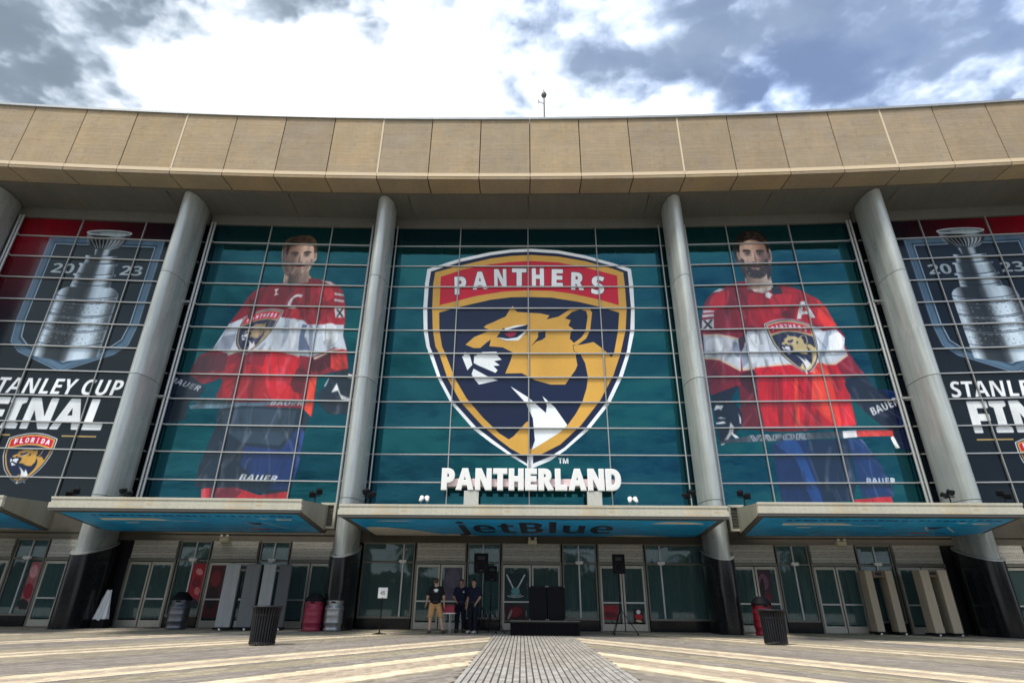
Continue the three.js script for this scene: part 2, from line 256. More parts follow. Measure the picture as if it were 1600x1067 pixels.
// curtain walls
const BAYS = [
  { s0: -26.05, n: 3, w: 3.15, c: -21.3 }, { s0: -16.5, n: 3, w: 3.15, c: -11.775 }, { s0: -7, n: 4, w: 3.5, c: 0 }, { s0: 7.05, n: 3, w: 3.15, c: 11.775 }, { s0: 16.6, n: 3, w: 3.15, c: 21.3 },
];
const rowsAll = [Y.top, ...Y.rows, Y.bot];
for (const b of BAYS) {
  const cw = sub('curtain_wall', arena), lines = []; b.tilt = [];
  for (let i = 0; i <= b.n; i++) lines.push(b.s0 + i * b.w);
  for (let i = 0; i < b.n; i++) for (let k = 0; k < 12; k++) {
    const h = rowsAll[k] - rowsAll[k + 1], tl = (b.tilt[i * 12 + k] = [rr(-0.006, 0.006), rr(-0.006, 0.006)]), g = new THREE.BoxGeometry(b.w - 0.02, h - 0.02, 0.02).rotateX(tl[0]).rotateY(tl[1]);
    part('pane', place(g, (lines[i] + lines[i + 1]) / 2, -0.02, (rowsAll[k] + rowsAll[k + 1]) / 2), M.glassUpper[Math.floor(rnd() * 3)], cw);
  }
  const mid = b.s0 + b.n * b.w / 2, W = b.n * b.w;
  for (let k = 1; k < 12; k++) part('transom_bar', place(ubox(W, 0.052, 0.11, 0, 0, 0, 0.3), mid, 0.045, rowsAll[k]), M.alu, cw);
  for (let i = 1; i < b.n; i++) part('mullion', place(ubox(0.046, Y.top - Y.bot, 0.085, 0, 0, 0, 0.3), lines[i], 0.032, (Y.top + Y.bot) / 2), M.aluV, cw);
  part('head_frame', place(ubox(W, Y.sofB - Y.top, 0.16, 0, 0, 0, 0.3), mid, 0.03, (Y.sofB + Y.top) / 2), M.soffit, cw);
  // twin pipe posts beside the columns with a standoff at every bar
  const posts = b.n === 4 ? [-6.72, 6.78] : b.c < 0 ? [b.s0 + 0.24, b.s0 + W - 0.92] : [b.s0 + 0.92, b.s0 + W - 0.24];
  for (const s of posts) {
    const thin = b.n === 4, r = thin ? 0.035 : 0.06;
    part('edge_post', [place(new THREE.CylinderGeometry(r, r, Y.top - Y.bot, 10), s - r * 1.3, 0.22, (Y.top + Y.bot) / 2), ...(thin ? [] : [place(new THREE.CylinderGeometry(r, r, Y.top - Y.bot, 10), s + r * 1.3, 0.22, (Y.top + Y.bot) / 2)])], M.alu, cw);
    if (!thin) part('standoff', Y.rows.flatMap((y, i) => [place(box(0.3, 0.07, 0.12), s, 0.14, y), ...(i % 4 === 3 ? [place(box(0.5, 0.1, 0.1), s + (Math.abs(s) > Math.abs(b.c) ? Math.sign(s) * 0.3 : -Math.sign(s) * 0.3), 0.3, y)] : [])]), M.alu, cw).userData.kind = 'stuff';
  }
}
// columns: blade-like, rounded nose, with ring joints and a dark granite foot cut on a slope
const lens = (hw, hd, n = 40) => { const s = new THREE.Shape(); for (let i = 0; i <= n; i++) { const a = (i / n) * Math.PI * 2, c = Math.cos(a), d = Math.sin(a); const x = hw * Math.sign(c) * Math.abs(c) ** 0.92, y = hd * Math.sign(d) * Math.abs(d) ** 0.92; i ? s.lineTo(x, y) : s.moveTo(x, y); } return s; };
for (const s of [-26.3, -16.88, -7.2, 7.25, 16.92, 26.4]) {
  const col = sub('column', arena), zc = 1.02, joints = [2.0, 4.65, 9.68, 14.72, 19.28];
  for (let i = 0; i < 4; i++) {
    const h = joints[i + 1] - joints[i] - 0.03, g = new THREE.ExtrudeGeometry(lens(0.42, 0.98), { depth: h, bevelEnabled: false, curveSegments: 1 }).rotateX(-Math.PI / 2);
    const p = g.attributes.position, u = g.attributes.uv; for (let q = 0; q < u.count; q++) u.setXY(q, Math.atan2(p.getZ(q), p.getX(q)) * 0.2, p.getY(q) * 0.12 + i * 0.37);
    const gg = toCrease(g);
    part('shaft', place(gg, s, zc, joints[i]), M.column, col);
    if (i) part('ring_joint', place(new THREE.ExtrudeGeometry(lens(0.40, 0.96), { depth: 0.05, bevelEnabled: false }).rotateX(-Math.PI / 2), s, zc, joints[i] - 0.04), M.columnJoint, col);
  }
  // vertical seam cover on the flank
  part('seam', place(box(0.03, 14.6, 0.05), s - Math.sign(s) * 0.375, 0.65, 11.9), M.columnJoint, col);
  // granite foot: higher at the back than at the nose
  const foot = new THREE.ExtrudeGeometry(lens(0.52, 1.08), { depth: 1, bevelEnabled: false }).rotateX(-Math.PI / 2), p = foot.attributes.position;
  for (let q = 0; q < p.count; q++) if (p.getY(q) > 0.5) p.setY(q, 2.78 - p.getZ(q) * 0.29);
  { const u = foot.attributes.uv; for (let q = 0; q < u.count; q++) u.setXY(q, Math.atan2(p.getZ(q), p.getX(q)) * 0.6, p.getY(q) * 0.5); }
  part('granite_foot', place(toCrease(foot), s, zc, 0), M.granite, col);
  const rim = new THREE.ExtrudeGeometry(lens(0.535, 1.095), { depth: 0.05, bevelEnabled: false }).rotateX(-Math.PI / 2), rp = rim.attributes.position;
  for (let q = 0; q < rp.count; q++) rp.setY(q, rp.getY(q) + 2.76 - rp.getZ(q) * 0.29);
  part('foot_trim', place(rim, s, zc, 0), M.alu, col);
}
function toCrease(g) { const q = g.index ? g.toNonIndexed() : g; q.deleteAttribute('normal'); return creased(q, 0.7); }
function creased(g, ang) { // smooth normals within a crease angle
  const p = g.attributes.position, n = p.count, fn = [], key = new Map(), nor = new Float32Array(n * 3), A = new THREE.Vector3(), B = new THREE.Vector3(), C = new THREE.Vector3();
  for (let t = 0; t < n; t += 3) { A.fromBufferAttribute(p, t); B.fromBufferAttribute(p, t + 1); C.fromBufferAttribute(p, t + 2); const N = B.clone().sub(A).cross(C.clone().sub(A)); fn.push(N.clone()); for (let k = 0; k < 3; k++) { const K = [0, 1, 2].map((d) => Math.round(p.array[(t + k) * 3 + d] * 1e4)).join(); if (!key.has(K)) key.set(K, []); key.get(K).push(t / 3); } }
  const cs = Math.cos(ang), un = fn.map((v) => v.clone().normalize());
  for (let i = 0; i < n; i++) { const K = [0, 1, 2].map((d) => Math.round(p.array[i * 3 + d] * 1e4)).join(), f = Math.floor(i / 3), s = new THREE.Vector3(); for (const j of key.get(K)) if (un[f].dot(un[j]) > cs) s.add(fn[j]); s.normalize(); nor.set([s.x, s.y, s.z], i * 3); }
  g.setAttribute('normal', new THREE.BufferAttribute(nor, 3)); return g;
}
// canopies: wedges thick at the wall and thin at the stepped front edge
const YS = 3.48;
function wedge(q, y0, yF, yB) { // q: front-left, front-right, back-right, back-left [x, z]
  const [a, b, c, d] = q, P = [], add = (...v) => { for (const t of [[0, 1, 2], [0, 2, 3]]) for (const k of t) P.push(...v[k]); };
  const v = (pt, y) => [pt[0], y, pt[1]];
  const A = v(a, y0), B = v(b, y0), C = v(c, y0), E = v(d, y0), A2 = v(a, yF), B2 = v(b, yF), C2 = v(c, yB), E2 = v(d, yB);
  add(A, B, B2, A2); add(B, C, C2, B2); add(C, E, E2, C2); add(E, A, A2, E2); add(A2, B2, C2, E2); add(E, C, B, A);
  const g = new THREE.BufferGeometry(); g.setAttribute('position', new THREE.Float32BufferAttribute(P, 3)); g.computeVertexNormals();
  const uv = []; for (let i = 0; i < P.length; i += 3) uv.push((P[i] + P[i + 2]) * 0.2, (P[i + 1] + P[i + 2]) * 0.2); g.setAttribute('uv', new THREE.Float32BufferAttribute(uv, 2)); return g;
}
const CAN = [
  [[-6.2, 5.68], [6.25, 5.68], [7.0, 0.12], [-6.55, 0.12]],
  [[-14.75, 6.85], [-7.12, 6.6], [-8.1, 0.95], [-16.95, 1.1]],
  [[6.92, 6.5], [14.85, 6.55], [17.3, 1.2], [8.3, 0.75]],
  [[-25, 8.2], [-16.15, 7.0], [-19.15, 1.15], [-27, 2]],
  [[16.2, 6.9], [25, 8.2], [27, 2], [19.3, 1.15]],
];
const lerp2 = (a, b, t) => [lerp(a[0], b[0], t), lerp(a[1], b[1], t)];
const canopySheets = [];
CAN.forEach((q, i) => {
  const cn = sub('canopy', arena);
  part('canopy_body', wedge(q, YS, YS + 0.34, 4.5), M.canopySide, cn);
  const dx = q[1][0] - q[0][0], dz = q[1][1] - q[0][1], L = Math.hypot(dx, dz), ang = -Math.atan2(dz, dx), mx = (q[0][0] + q[1][0]) / 2, mz = (q[0][1] + q[1][1]) / 2;
  const nx = -dz / L, nz = dx / L;
  const fb = (w, h, d, y, o) => ubox(w, h, d, 0, 0, 0, 0.3).rotateY(ang).translate(mx + nx * o, y, mz + nz * o);
  part('fascia', [fb(L + 0.06, 0.16, 0.12, YS + 0.105, 0.062)], M.fascia, cn);
  part('fascia', [fb(L + 0.0, 0.10, 0.10, YS + 0.236, 0.04)], M.fascia, cn);
  part('fascia', [fb(L + 0.02, 0.07, 0.13, YS + 0.322, 0.05)], M.fascia, cn);
  part('drip_edge', [fb(L + 0.04, 0.07, 0.1, YS - 0.012, 0.04)], M.aluDark, cn);
  // dark under-frame, the printed sheet hangs just below it
  const inner = [lerp2(lerp2(q[0], q[1], 0.022), lerp2(q[3], q[2], 0.022), 0.045), lerp2(lerp2(q[0], q[1], 0.978), lerp2(q[3], q[2], 0.978), 0.045), lerp2(lerp2(q[0], q[1], 0.978), lerp2(q[3], q[2], 0.978), 0.95), lerp2(lerp2(q[0], q[1], 0.022), lerp2(q[3], q[2], 0.022), 0.95)];
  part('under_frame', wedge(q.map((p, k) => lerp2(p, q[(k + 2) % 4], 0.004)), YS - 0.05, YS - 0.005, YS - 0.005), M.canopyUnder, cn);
  canopySheets.push(inner);
});
// louvred box ends in the gaps between the canopies
for (const [s, t] of [[-8.05, 1], [8.15, -1]]) {
  const lv = sub('louvre_box', arena);
  part('frame', [place(box(0.62, 0.09, 0.16), s, 1.2, 3.6), place(box(0.62, 0.09, 0.16), s, 1.2, 4.5), place(box(0.09, 0.82, 0.16), s - 0.265, 1.2, 4.05), place(box(0.09, 0.82, 0.16), s + 0.265, 1.2, 4.05)], M.fascia, lv);
  for (let i = 0; i < 7; i++) part('louvre_blade', place(box(0.44, 0.02, 0.1).rotateX(0.6), s, 1.17, 3.7 + i * 0.115), M.aluDark, lv);
  part('backing', place(box(0.6, 0.95, 0.6), s, 0.85, 4.05), M.canopySide, lv);
}
// ---------- storefront under the canopies ----------
const panelMap = ctex(512, 256, (u, v, x, y) => {
  const w = Math.sin((u * 9 + pf(u, v, 6, 3, 4) * 7)) * 0.5, L = Math.abs(((v * 11 + w * 0.25) % 1) - 0.5) * 2, st = pn(u, v * 0.4, 96, 4, 4), row = Math.floor(v * 11 + w * 0.25), dark = L < 0.55 && st > 0.36 && row % 5 !== 2 ? 1 : 0;
  const k = 0.86 + 0.12 * (pf(u, v, 5, 3, 8) - 0.5) - 0.55 * dark * (0.4 + 0.6 * st); return [k, k * 0.97, k * 0.9];
});
M.panel = std([0.55, 0.55, 0.53], 0.7, 0, { map: panelMap });
M.door = std([0.46, 0.44, 0.38], 0.42, 0.35, { map: grime });
const shop = [];
const SF = [
  [['w', -6.75, -4.66, -5.11], ['d', -4.61, -2.55], ['w', -2.5, -1.19, -1.88], ['d', -1.14, 1.28], ['w', 1.33, 2.69, 1.99], ['d', 2.74, 4.62], ['w', 4.67, 7.0, 5.25]],
  [['b', -16.5, -16.1], ['d', -16.06, -14.2], ['w', -14.15, -12.92, -13.51], ['d', -12.88, -10.97], ['w', -10.92, -9.74, -10.36], ['d', -9.7, -7.95]],
  [['d', 8.0, 9.83], ['w', 9.87, 11.11, 10.5], ['d', 11.15, 12.95], ['w', 13.0, 14.31, 13.68], ['d', 14.36, 16.24], ['b', 16.28, 16.6]],
  [['d', -19.32, -17.45], ['w', -20.58, -19.36, -19.98], ['d', -22.5, -20.62], ['w', -25.6, -22.55, -24]],
  [['d', 17.45, 19.32], ['w', 19.36, 20.58, 19.98], ['d', 20.62, 22.5], ['w', 22.55, 25.6, 24]],
];
const at = (g, s, o, y) => place(g, s, o, y);
SF.flat().forEach(([k, a, b, m], idx) => {
  const c = (a + b) / 2, w = b - a;
  if (k === 'b') { const g = sub('blank_panel', arena); part('panel', at(box(w, 3.1, 0.06), c, -0.02, 1.6), M.blackSatin, g); return; }
  if (k === 'd') {
    const e = sub('entrance', arena), tone = M.door;
    part('sign_panel', at(box(w - 0.12, 0.66, 0.05), c, 0.075, 2.82), M.panel, e);
    part('frame', [at(ubox(0.07, 2.44, 0.14, 0, 0, 0, 0.5), a + 0.035, 0, 1.22), at(ubox(0.07, 2.44, 0.14, 0, 0, 0, 0.5), b - 0.035, 0, 1.22), at(ubox(w, 0.09, 0.16, 0, 0, 0, 0.5), c, 0.005, 2.42), at(ubox(w, 0.07, 0.12, 0, 0, 0, 0.5), c, 0.0, 3.14), at(ubox(w - 0.02, 0.64, 0.08, 0, 0, 0, 0.5), c, 0.0, 2.79)], M.aluDull, e);
    const lw = (w - 0.14 - 0.05) / 2;
    for (const sd of [-1, 1]) {
      const x = c + sd * (lw / 2 + 0.02), st = 0.065;
      part('door_leaf', [at(ubox(st, 2.33, 0.06, 0, 0, 0, 0.5), x - lw / 2 + st / 2, 0.03, 1.18), at(ubox(st, 2.33, 0.06, 0, 0, 0, 0.5), x + lw / 2 - st / 2, 0.03, 1.18), at(ubox(lw - 2 * st, 0.10, 0.06, 0, 0, 0, 0.5), x, 0.03, 2.295), at(ubox(lw - 2 * st, 0.24, 0.06, 0, 0, 0, 0.5), x, 0.03, 0.135)], tone, e);
      part('pane', at(box(lw - 2 * st + 0.01, 1.95, 0.012), x, 0.03, 1.28), M.glassDoor, e);
      part('push_bar', [at(box(lw - 2 * st + 0.02, 0.055, 0.05), x, 0.085, 1.0)], M.alu, e);
    }
  } else {
    const e = sub('shop_window', arena), fr = M.aluDull;
    part('frame', [at(ubox(w, 0.06, 0.13, 0, 0, 0, 0.5), c, 0, 3.14), at(ubox(w, 0.055, 0.13, 0, 0, 0, 0.5), c, 0, 2.42), at(ubox(w, 0.07, 0.15, 0, 0, 0, 0.5), c, 0.01, 0.415), at(ubox(0.045, 2.70, 0.13, 0, 0, 0, 0.5), a + 0.022, -0.004, 1.76), at(ubox(0.045, 2.70, 0.13, 0, 0, 0, 0.5), b - 0.022, -0.004, 1.76)], fr, e);
    part('mullion', [at(ubox(0.055, 2.68, 0.12, 0, 0, 0, 0.5), m, 0.0, 1.775)], M.alu, e);
    for (const [p, q] of [[a, m], [m, b]]) { part('pane', at(box(q - p - 0.05, 1.93, 0.012), (p + q) / 2, 0, 1.42), M.glassDoor, e); part('pane', at(box(q - p - 0.05, 0.64, 0.012), (p + q) / 2, 0, 2.79), M.glassDoor, e); }
    part('granite_base', at(ubox(w, 0.38, 0.16, 0, 0, 0, 0.5), c, 0.0, 0.19), M.granite, e);
  }
});
// jambs between columns and glazing
for (const s of [-17.0, -7.3, 7.45, 17.1]) part('end_wall', place(box(0.9, 3.14, 0.1), s, -0.04, 1.57), M.blackSatin, arena);

// ---------- window murals: printed film on the outside of the panes ----------
// artwork is drawn in centimetres: x from the bay's middle, y above the ground
function artist(ctx) {
  const path = (a, close = true) => { ctx.beginPath(); for (let i = 0; i < a.length; i += 2) i ? ctx.lineTo(a[i], a[i + 1]) : ctx.moveTo(a[i], a[i + 1]); if (close) ctx.closePath(); };
  const P = (c, a) => { path(a); ctx.fillStyle = c; ctx.fill(); };
  const S = (c, a) => { // closed smooth outline
    const n = a.length / 2, q = (i) => { const k = ((i % n) + n) % n; return [a[2 * k], a[2 * k + 1]]; };
    ctx.beginPath(); ctx.moveTo(...q(0));
    for (let i = 0; i < n; i++) { const p0 = q(i - 1), p1 = q(i), p2 = q(i + 1), p3 = q(i + 2), t = 0.14; ctx.bezierCurveTo(p1[0] + (p2[0] - p0[0]) * t, p1[1] + (p2[1] - p0[1]) * t, p2[0] - (p3[0] - p1[0]) * t, p2[1] - (p3[1] - p1[1]) * t, ...p2); }
    ctx.closePath(); ctx.fillStyle = c; ctx.fill();
  };
  const O = (c, a, w = 13) => { path(a); ctx.strokeStyle = c; ctx.lineWidth = w; ctx.lineJoin = 'round'; ctx.stroke(); };
  const L = (c, a, w = 4) => { path(a, false); ctx.strokeStyle = c; ctx.lineWidth = w; ctx.stroke(); };
  const txt = (t, c, [x, y], h, w, rot = 0, o = {}) => {
    ctx.save(); ctx.translate(x, y); ctx.rotate(rot * D2); ctx.scale(1, -1); ctx.font = (o.font || 'bold ') + '100px sans-serif'; ctx.textAlign = 'center'; ctx.textBaseline = 'alphabetic';
    if (o.slant) ctx.transform(1, 0, -o.slant, 1, 0, 0);
    const tw = ctx.measureText(t).width, k = h / 72; ctx.scale(w ? w / tw : k, k);
    if (o.edge) { ctx.strokeStyle = o.edge; ctx.lineWidth = (o.edgeW || 12) / k; ctx.lineJoin = 'round'; ctx.strokeText(t, 0, 36); }
    if (o.outline) { ctx.strokeStyle = c; ctx.lineWidth = 5; ctx.strokeText(t, 0, 36); } else { ctx.fillStyle = c; ctx.fillText(t, 0, 36); if (o.heavy) { ctx.strokeStyle = c; ctx.lineWidth = o.heavy / k; ctx.strokeText(t, 0, 36); } }
    ctx.restore();
  };
  const otl = (t, c, p, h, w, rot) => txt(t, c, p, h, w, rot, { outline: true, slant: 0.3 });
  const shield = (word = 'PANTHERS', gold = '#cf9f45') => {
P('#e9eef0',[16,1751,156,1740,293,1708,428,1662,517,1625,521,1538,517,1401,507,1283,479,1177,478,1170,436,1053,367,919,268,798,161,705,94,659,10,623,-80,677,-165,734,-246,796,-354,918,-421,1038,-467,1155,-485,1198,-504,1283,-515,1401,-516,1539,-510,1627,-352,1690,-193,1730,-89,1746]);
P('#10163a',[16,1733,155,1721,292,1690,427,1644,499,1611,500,1538,500,1401,487,1284,463,1177,456,1156,417,1053,352,926,256,807,156,717,94,677,16,645,-8,645,-74,686,-153,744,-234,806,-339,921,-405,1038,-452,1163,-468,1198,-485,1283,-495,1402,-496,1540,-491,1613,-351,1670,-193,1711,-88,1728]);
P(gold,[16,1714,155,1703,292,1674,426,1628,477,1606,480,1538,479,1401,465,1284,436,1178,435,1171,391,1053,324,933,232,817,138,729,52,685,-35,685,-80,710,-129,747,-210,815,-311,925,-376,1038,-422,1163,-442,1198,-460,1284,-471,1402,-475,1540,-470,1608,-350,1648,-192,1692,-88,1708]);
P('#c4082f',[-439,1583,-328,1626,-191,1657,-88,1671,16,1677,154,1667,290,1637,445,1587,442,1420,354,1451,216,1486,116,1502,1,1506,-120,1499,-254,1475,-436,1421]);
P('#10163a',[-435,1380,-332,1414,-186,1452,-86,1466,14,1468,115,1464,248,1440,346,1413,441,1379,429,1284,403,1171,397,1143,356,1046,290,936,202,836,171,813,11,703,8,797,-4,835,-13,829,-68,766,-89,752,-130,778,-205,850,-283,941,-341,1038,-393,1163,-410,1198,-428,1284]);
P(gold,[244,1161,264,1115,274,1046,265,992,243,926,210,868,171,815,232,817,324,933,391,1053,435,1171,436,1178,412,1178,388,1144,352,1188,309,1224,257,1212,211,1205,217,1175]);
P(gold,[-300,1209,-260,1249,-183,1285,-216,1301,-203,1314,-170,1329,-154,1338,-110,1360,-92,1396,-76,1419,-64,1394,-52,1385,1,1381,60,1377,103,1366,89,1345,146,1359,199,1396,246,1409,299,1403,310,1380,296,1285,275,1242,232,1208,209,1208,214,1175,223,1171,223,1143,228,1105,218,1081,168,1009,101,1009,32,1029,-32,1065,-109,1063,-84,1129,-74,1171,-77,1171,-122,1196,-186,1201,-180,1236,-200,1220,-229,1192,-261,1192]);
P('#10163a',[178,1350,212,1384,252,1398,282,1388,287,1358,273,1278,253,1249,216,1219,197,1241,202,1271,217,1292,193,1310,205,1340]);
P('#10163a',[-152,1249,-124,1294,-3,1316,-8,1282,-48,1234,-103,1228]);
P('#e9eef0',[-115,1296,-59,1312,-5,1315,-59,1301,-112,1285]);
P('#e9eef0',[-151,1249,-100,1241,-53,1249,-6,1291,-8,1280,-48,1232,-104,1230]);
P('#b01c48',[-117,1268,-84,1277,-55,1277,-65,1258,-91,1249]);
P('#10163a',[13,1203,46,1248,47,1275,82,1278,81,1249,65,1235,39,1227]);
P('#e9eef0',[-314,1149,-307,1150,-301,1171,-276,1153,-263,1106,-285,1078]);
P('#e9eef0',[-253,1150,-218,1171,-151,1173,-140,1150,-156,1164,-126,1133,-161,1125,-134,1104,-164,1100,-144,1079,-154,1066,-238,1104,-257,1115,-256,1157]);
P('#e9eef0',[-257,1087,-179,1042,-141,1029,-229,1008,-254,1039,-265,1059]);
P('#e9eef0',[-84,1000,0,946,77,874,82,910,62,954,118,900,172,817,139,785,11,704,26,747,18,848,-13,919]);
P('#e9eef0',[-8,686,18,686,17,623,-8,623]);
P('#10163a',[0,797,10,797,9,710,3,710]);
    const L7 = [
['P',-341,1534,-4],
['A',-242,1563,-3],
['N',-140,1579,-2],
['T',-45,1583,0],
['H',49,1583,0],
['E',144,1577,2],
['R',242,1559,3],
['S',346,1535,4],
    ];
    if (word === 'PANTHERS') for (const [ch, x, y, r] of L7) txt(ch, '#eef1f2', [x, y], 96, ch === 'T' ? 72 : ch === 'N' || ch === 'H' ? 74 : 68, -r, { edge: '#10163a', edgeW: 13, heavy: 7 });
    else [...word].forEach((ch, i) => { const t = (i - (word.length - 1) / 2) / word.length * 2; txt(ch, '#eef1f2', [t * 395, 1585 - 52 * t * t], 108, ch === 'I' ? 34 : 84, -t * 5, { edge: '#10163a', edgeW: 12, heavy: 8 }); });
    txt('TM', '#e9eef0', [150, 658], 24, 46);
  };
  const emb = (tl, tr, bt, word, gold) => { // the shield fitted to three of its points
    const A = [-516, 1625], B = [517, 1625], C = [5, 625], d = 1 / ((B[0] - A[0]) * (C[1] - A[1]) - (C[0] - A[0]) * (B[1] - A[1]));
    const m = (k) => { const u = tr[k] - tl[k], v = bt[k] - tl[k], a = d * (u * (C[1] - A[1]) - v * (B[1] - A[1])), b = d * (v * (B[0] - A[0]) - u * (C[0] - A[0])); return [a, b, tl[k] - a * A[0] - b * A[1]]; };
    const [a, c, e] = m(0), [b, dd, f] = m(1); ctx.save(); ctx.transform(a, b, c, dd, e, f); ctx.globalAlpha = word ? 1 : 0.88; shield(word, gold); ctx.restore();
  };
  // a printed portrait: x and y in head units (1 = half the head), y up
  const face = (cx, cy, hw, hh, o) => {
    ctx.save(); ctx.translate(cx, cy); ctx.rotate((o.tilt || 0) * D2); ctx.scale(hw, hh);
    const path = (f) => { ctx.beginPath(); f(); ctx.closePath(); }, lg = (x0, x1, st, y0 = 0, y1 = 0) => { const g = ctx.createLinearGradient(x0, y0, x1, y1); st.forEach(([t, c]) => g.addColorStop(t, c)); return g; };
    const soft = (x, y, rx, ry, c) => { ctx.save(); ctx.translate(x, y); ctx.scale(rx, ry); const g = ctx.createRadialGradient(0, 0, 0, 0, 0, 1); g.addColorStop(0, c); g.addColorStop(1, c.replace(/[\d.]+\)$/, '0)')); ctx.fillStyle = g; ctx.fillRect(-1, -1, 2, 2); ctx.restore(); };
    const line = (c, w, ...p) => { ctx.beginPath(); ctx.moveTo(p[0], p[1]); if (p.length === 6) ctx.quadraticCurveTo(...p.slice(2)); else ctx.lineTo(p[2], p[3]); ctx.strokeStyle = c; ctx.lineWidth = w; ctx.lineCap = 'round'; ctx.stroke(); };
    // neck
    path(() => { ctx.moveTo(-0.55, -0.4); ctx.lineTo(-0.62, -1.42); ctx.lineTo(0.62, -1.30); ctx.lineTo(0.6, -0.4); }); ctx.fillStyle = lg(-0.6, 0.6, o.neck); ctx.fill();
    // ears
    for (const s of [-1, 1]) { ctx.fillStyle = s * o.light > 0 ? '#c29c88' : '#6f554b'; ctx.beginPath(); ctx.ellipse(s * 0.86, 0.02, 0.13, 0.2, -s * 0.15, 0, 7); ctx.fill(); soft(s * 0.87, 0.02, 0.08, 0.12, 'rgba(60,30,24,0.5)'); }
    // skull and jaw
    const skull = () => { ctx.moveTo(-0.82, 0.2); ctx.bezierCurveTo(-0.9, 1.06, 0.9, 1.06, 0.82, 0.2); ctx.bezierCurveTo(0.82, -0.2, 0.76, -0.55, 0.56, -0.78); ctx.bezierCurveTo(0.32, -1.02, -0.32, -1.02, -0.56, -0.78); ctx.bezierCurveTo(-0.76, -0.55, -0.82, -0.2, -0.82, 0.2); };
    path(skull); ctx.fillStyle = lg(-0.85, 0.85, o.skin); ctx.fill(); ctx.save(); path(skull); ctx.clip();
    soft(0.28 * o.light, 0.5, 0.55, 0.22, 'rgba(236,205,186,0.55)'); soft(0.42 * o.light, -0.12, 0.3, 0.2, 'rgba(238,204,184,0.6)'); soft(-0.5 * o.light, -0.2, 0.35, 0.6, 'rgba(50,30,26,0.45)'); soft(0, -0.95, 0.7, 0.3, 'rgba(40,26,22,0.5)');
    soft(-0.4, -0.36, 0.2, 0.28, 'rgba(70,42,36,0.35)'); soft(0.42, -0.4, 0.2, 0.26, 'rgba(70,42,36,0.3)');
    // eyes under a shaded brow
    for (const s of [-1, 1]) {
      const x = s * 0.35; soft(x, 0.13, 0.28, 0.15, 'rgba(62,38,32,0.72)'); soft(x, 0.02, 0.24, 0.07, 'rgba(70,46,40,0.45)');
      ctx.fillStyle = s * o.light > 0 ? '#b9aaa0' : '#84766f'; ctx.beginPath(); ctx.ellipse(x, 0.09, 0.115, 0.032, 0, 0, 7); ctx.fill(); ctx.fillStyle = '#1d1614'; ctx.beginPath(); ctx.arc(x + 0.01, 0.092, 0.04, 0, 7); ctx.fill();
      line('#2a1d19', 0.028, x - 0.15, 0.1, x, 0.15, x + 0.15, 0.1); line(o.brow, 0.07, x - s * 0.16, 0.205, x + s * 0.02, 0.26, x + s * 0.24, 0.205);
    }
    // nose, mouth
    path(() => { ctx.moveTo(-0.03 * o.light, 0.18); ctx.lineTo(-0.17 * o.light, -0.2); ctx.lineTo(0.0, -0.25); }); ctx.fillStyle = 'rgba(60,36,30,0.5)'; ctx.fill(); soft(0.04 * o.light, 0.0, 0.06, 0.24, 'rgba(240,208,190,0.7)'); soft(0.03 * o.light, -0.19, 0.1, 0.06, 'rgba(240,210,194,0.6)'); line('rgba(50,28,24,0.85)', 0.035, -0.12, -0.26, 0, -0.30, 0.12, -0.26);
    soft(0, -0.38, 0.32, 0.08, 'rgba(60,36,32,0.35)'); line('#6d3f39', 0.09, -0.2, -0.475, 0, -0.50, 0.21, -0.47); line('#2f1a18', 0.035, -0.25, -0.455, 0, -0.46, 0.25, -0.45); soft(0, -0.6, 0.2, 0.05, 'rgba(50,28,24,0.5)'); soft(0.1 * o.light, -0.74, 0.2, 0.1, 'rgba(220,186,168,0.3)');
    // stubble or beard, made of many short hairs
    const N = o.beard ? 2600 : 900; for (let i = 0; i < N; i++) { const a = hash(i, 11) * 2 - 1, b = -0.12 - hash(i, 23) * 0.92, mouth = Math.hypot(a / 0.27, (b + 0.48) / 0.075), edge = Math.abs(a) > 0.62 + b * 0.06 || b < -0.3; if (!edge || mouth < 1 || (b > -0.34 && Math.abs(a) < 0.5)) continue; line(o.beard ? `rgba(${24 + hash(i, 5) * 34},${18 + hash(i, 5) * 24},${16 + hash(i, 5) * 20},0.8)` : 'rgba(58,42,36,0.28)', 0.022, a, b, a + (hash(i, 7) - 0.5) * 0.06, b - 0.07); }
    ctx.restore();
    // hair
    path(() => { ctx.moveTo(-0.9, 0.12); ctx.bezierCurveTo(-1.06, 0.8, -0.7, 1.14, 0.05, 1.12); ctx.bezierCurveTo(0.8, 1.12, 1.04, 0.75, 0.9, 0.12); ctx.lineTo(0.79, 0.16); ctx.bezierCurveTo(0.8, 0.42, 0.74, 0.52, 0.6, 0.6); ctx.bezierCurveTo(0.2, 0.74, -0.2, 0.74, -0.58, 0.58); ctx.bezierCurveTo(-0.74, 0.5, -0.8, 0.4, -0.79, 0.16); }); ctx.fillStyle = lg(-0.9, 0.9, o.hair); ctx.fill();
    for (let i = 0; i < 170; i++) { const t = hash(i, 3) * 2 - 1, y = 0.62 + hash(i, 4) * 0.42 * (1 - t * t * 0.6); line(hash(i, 6) > 0.5 ? 'rgba(0,0,0,0.35)' : 'rgba(150,120,96,0.28)', 0.02, t * 0.85, y - t * t * 0.2, t * 0.85 + 0.1, y + 0.04 - t * t * 0.2, t * 0.85 + 0.2, y - t * t * 0.25); }
    ctx.restore();
  };
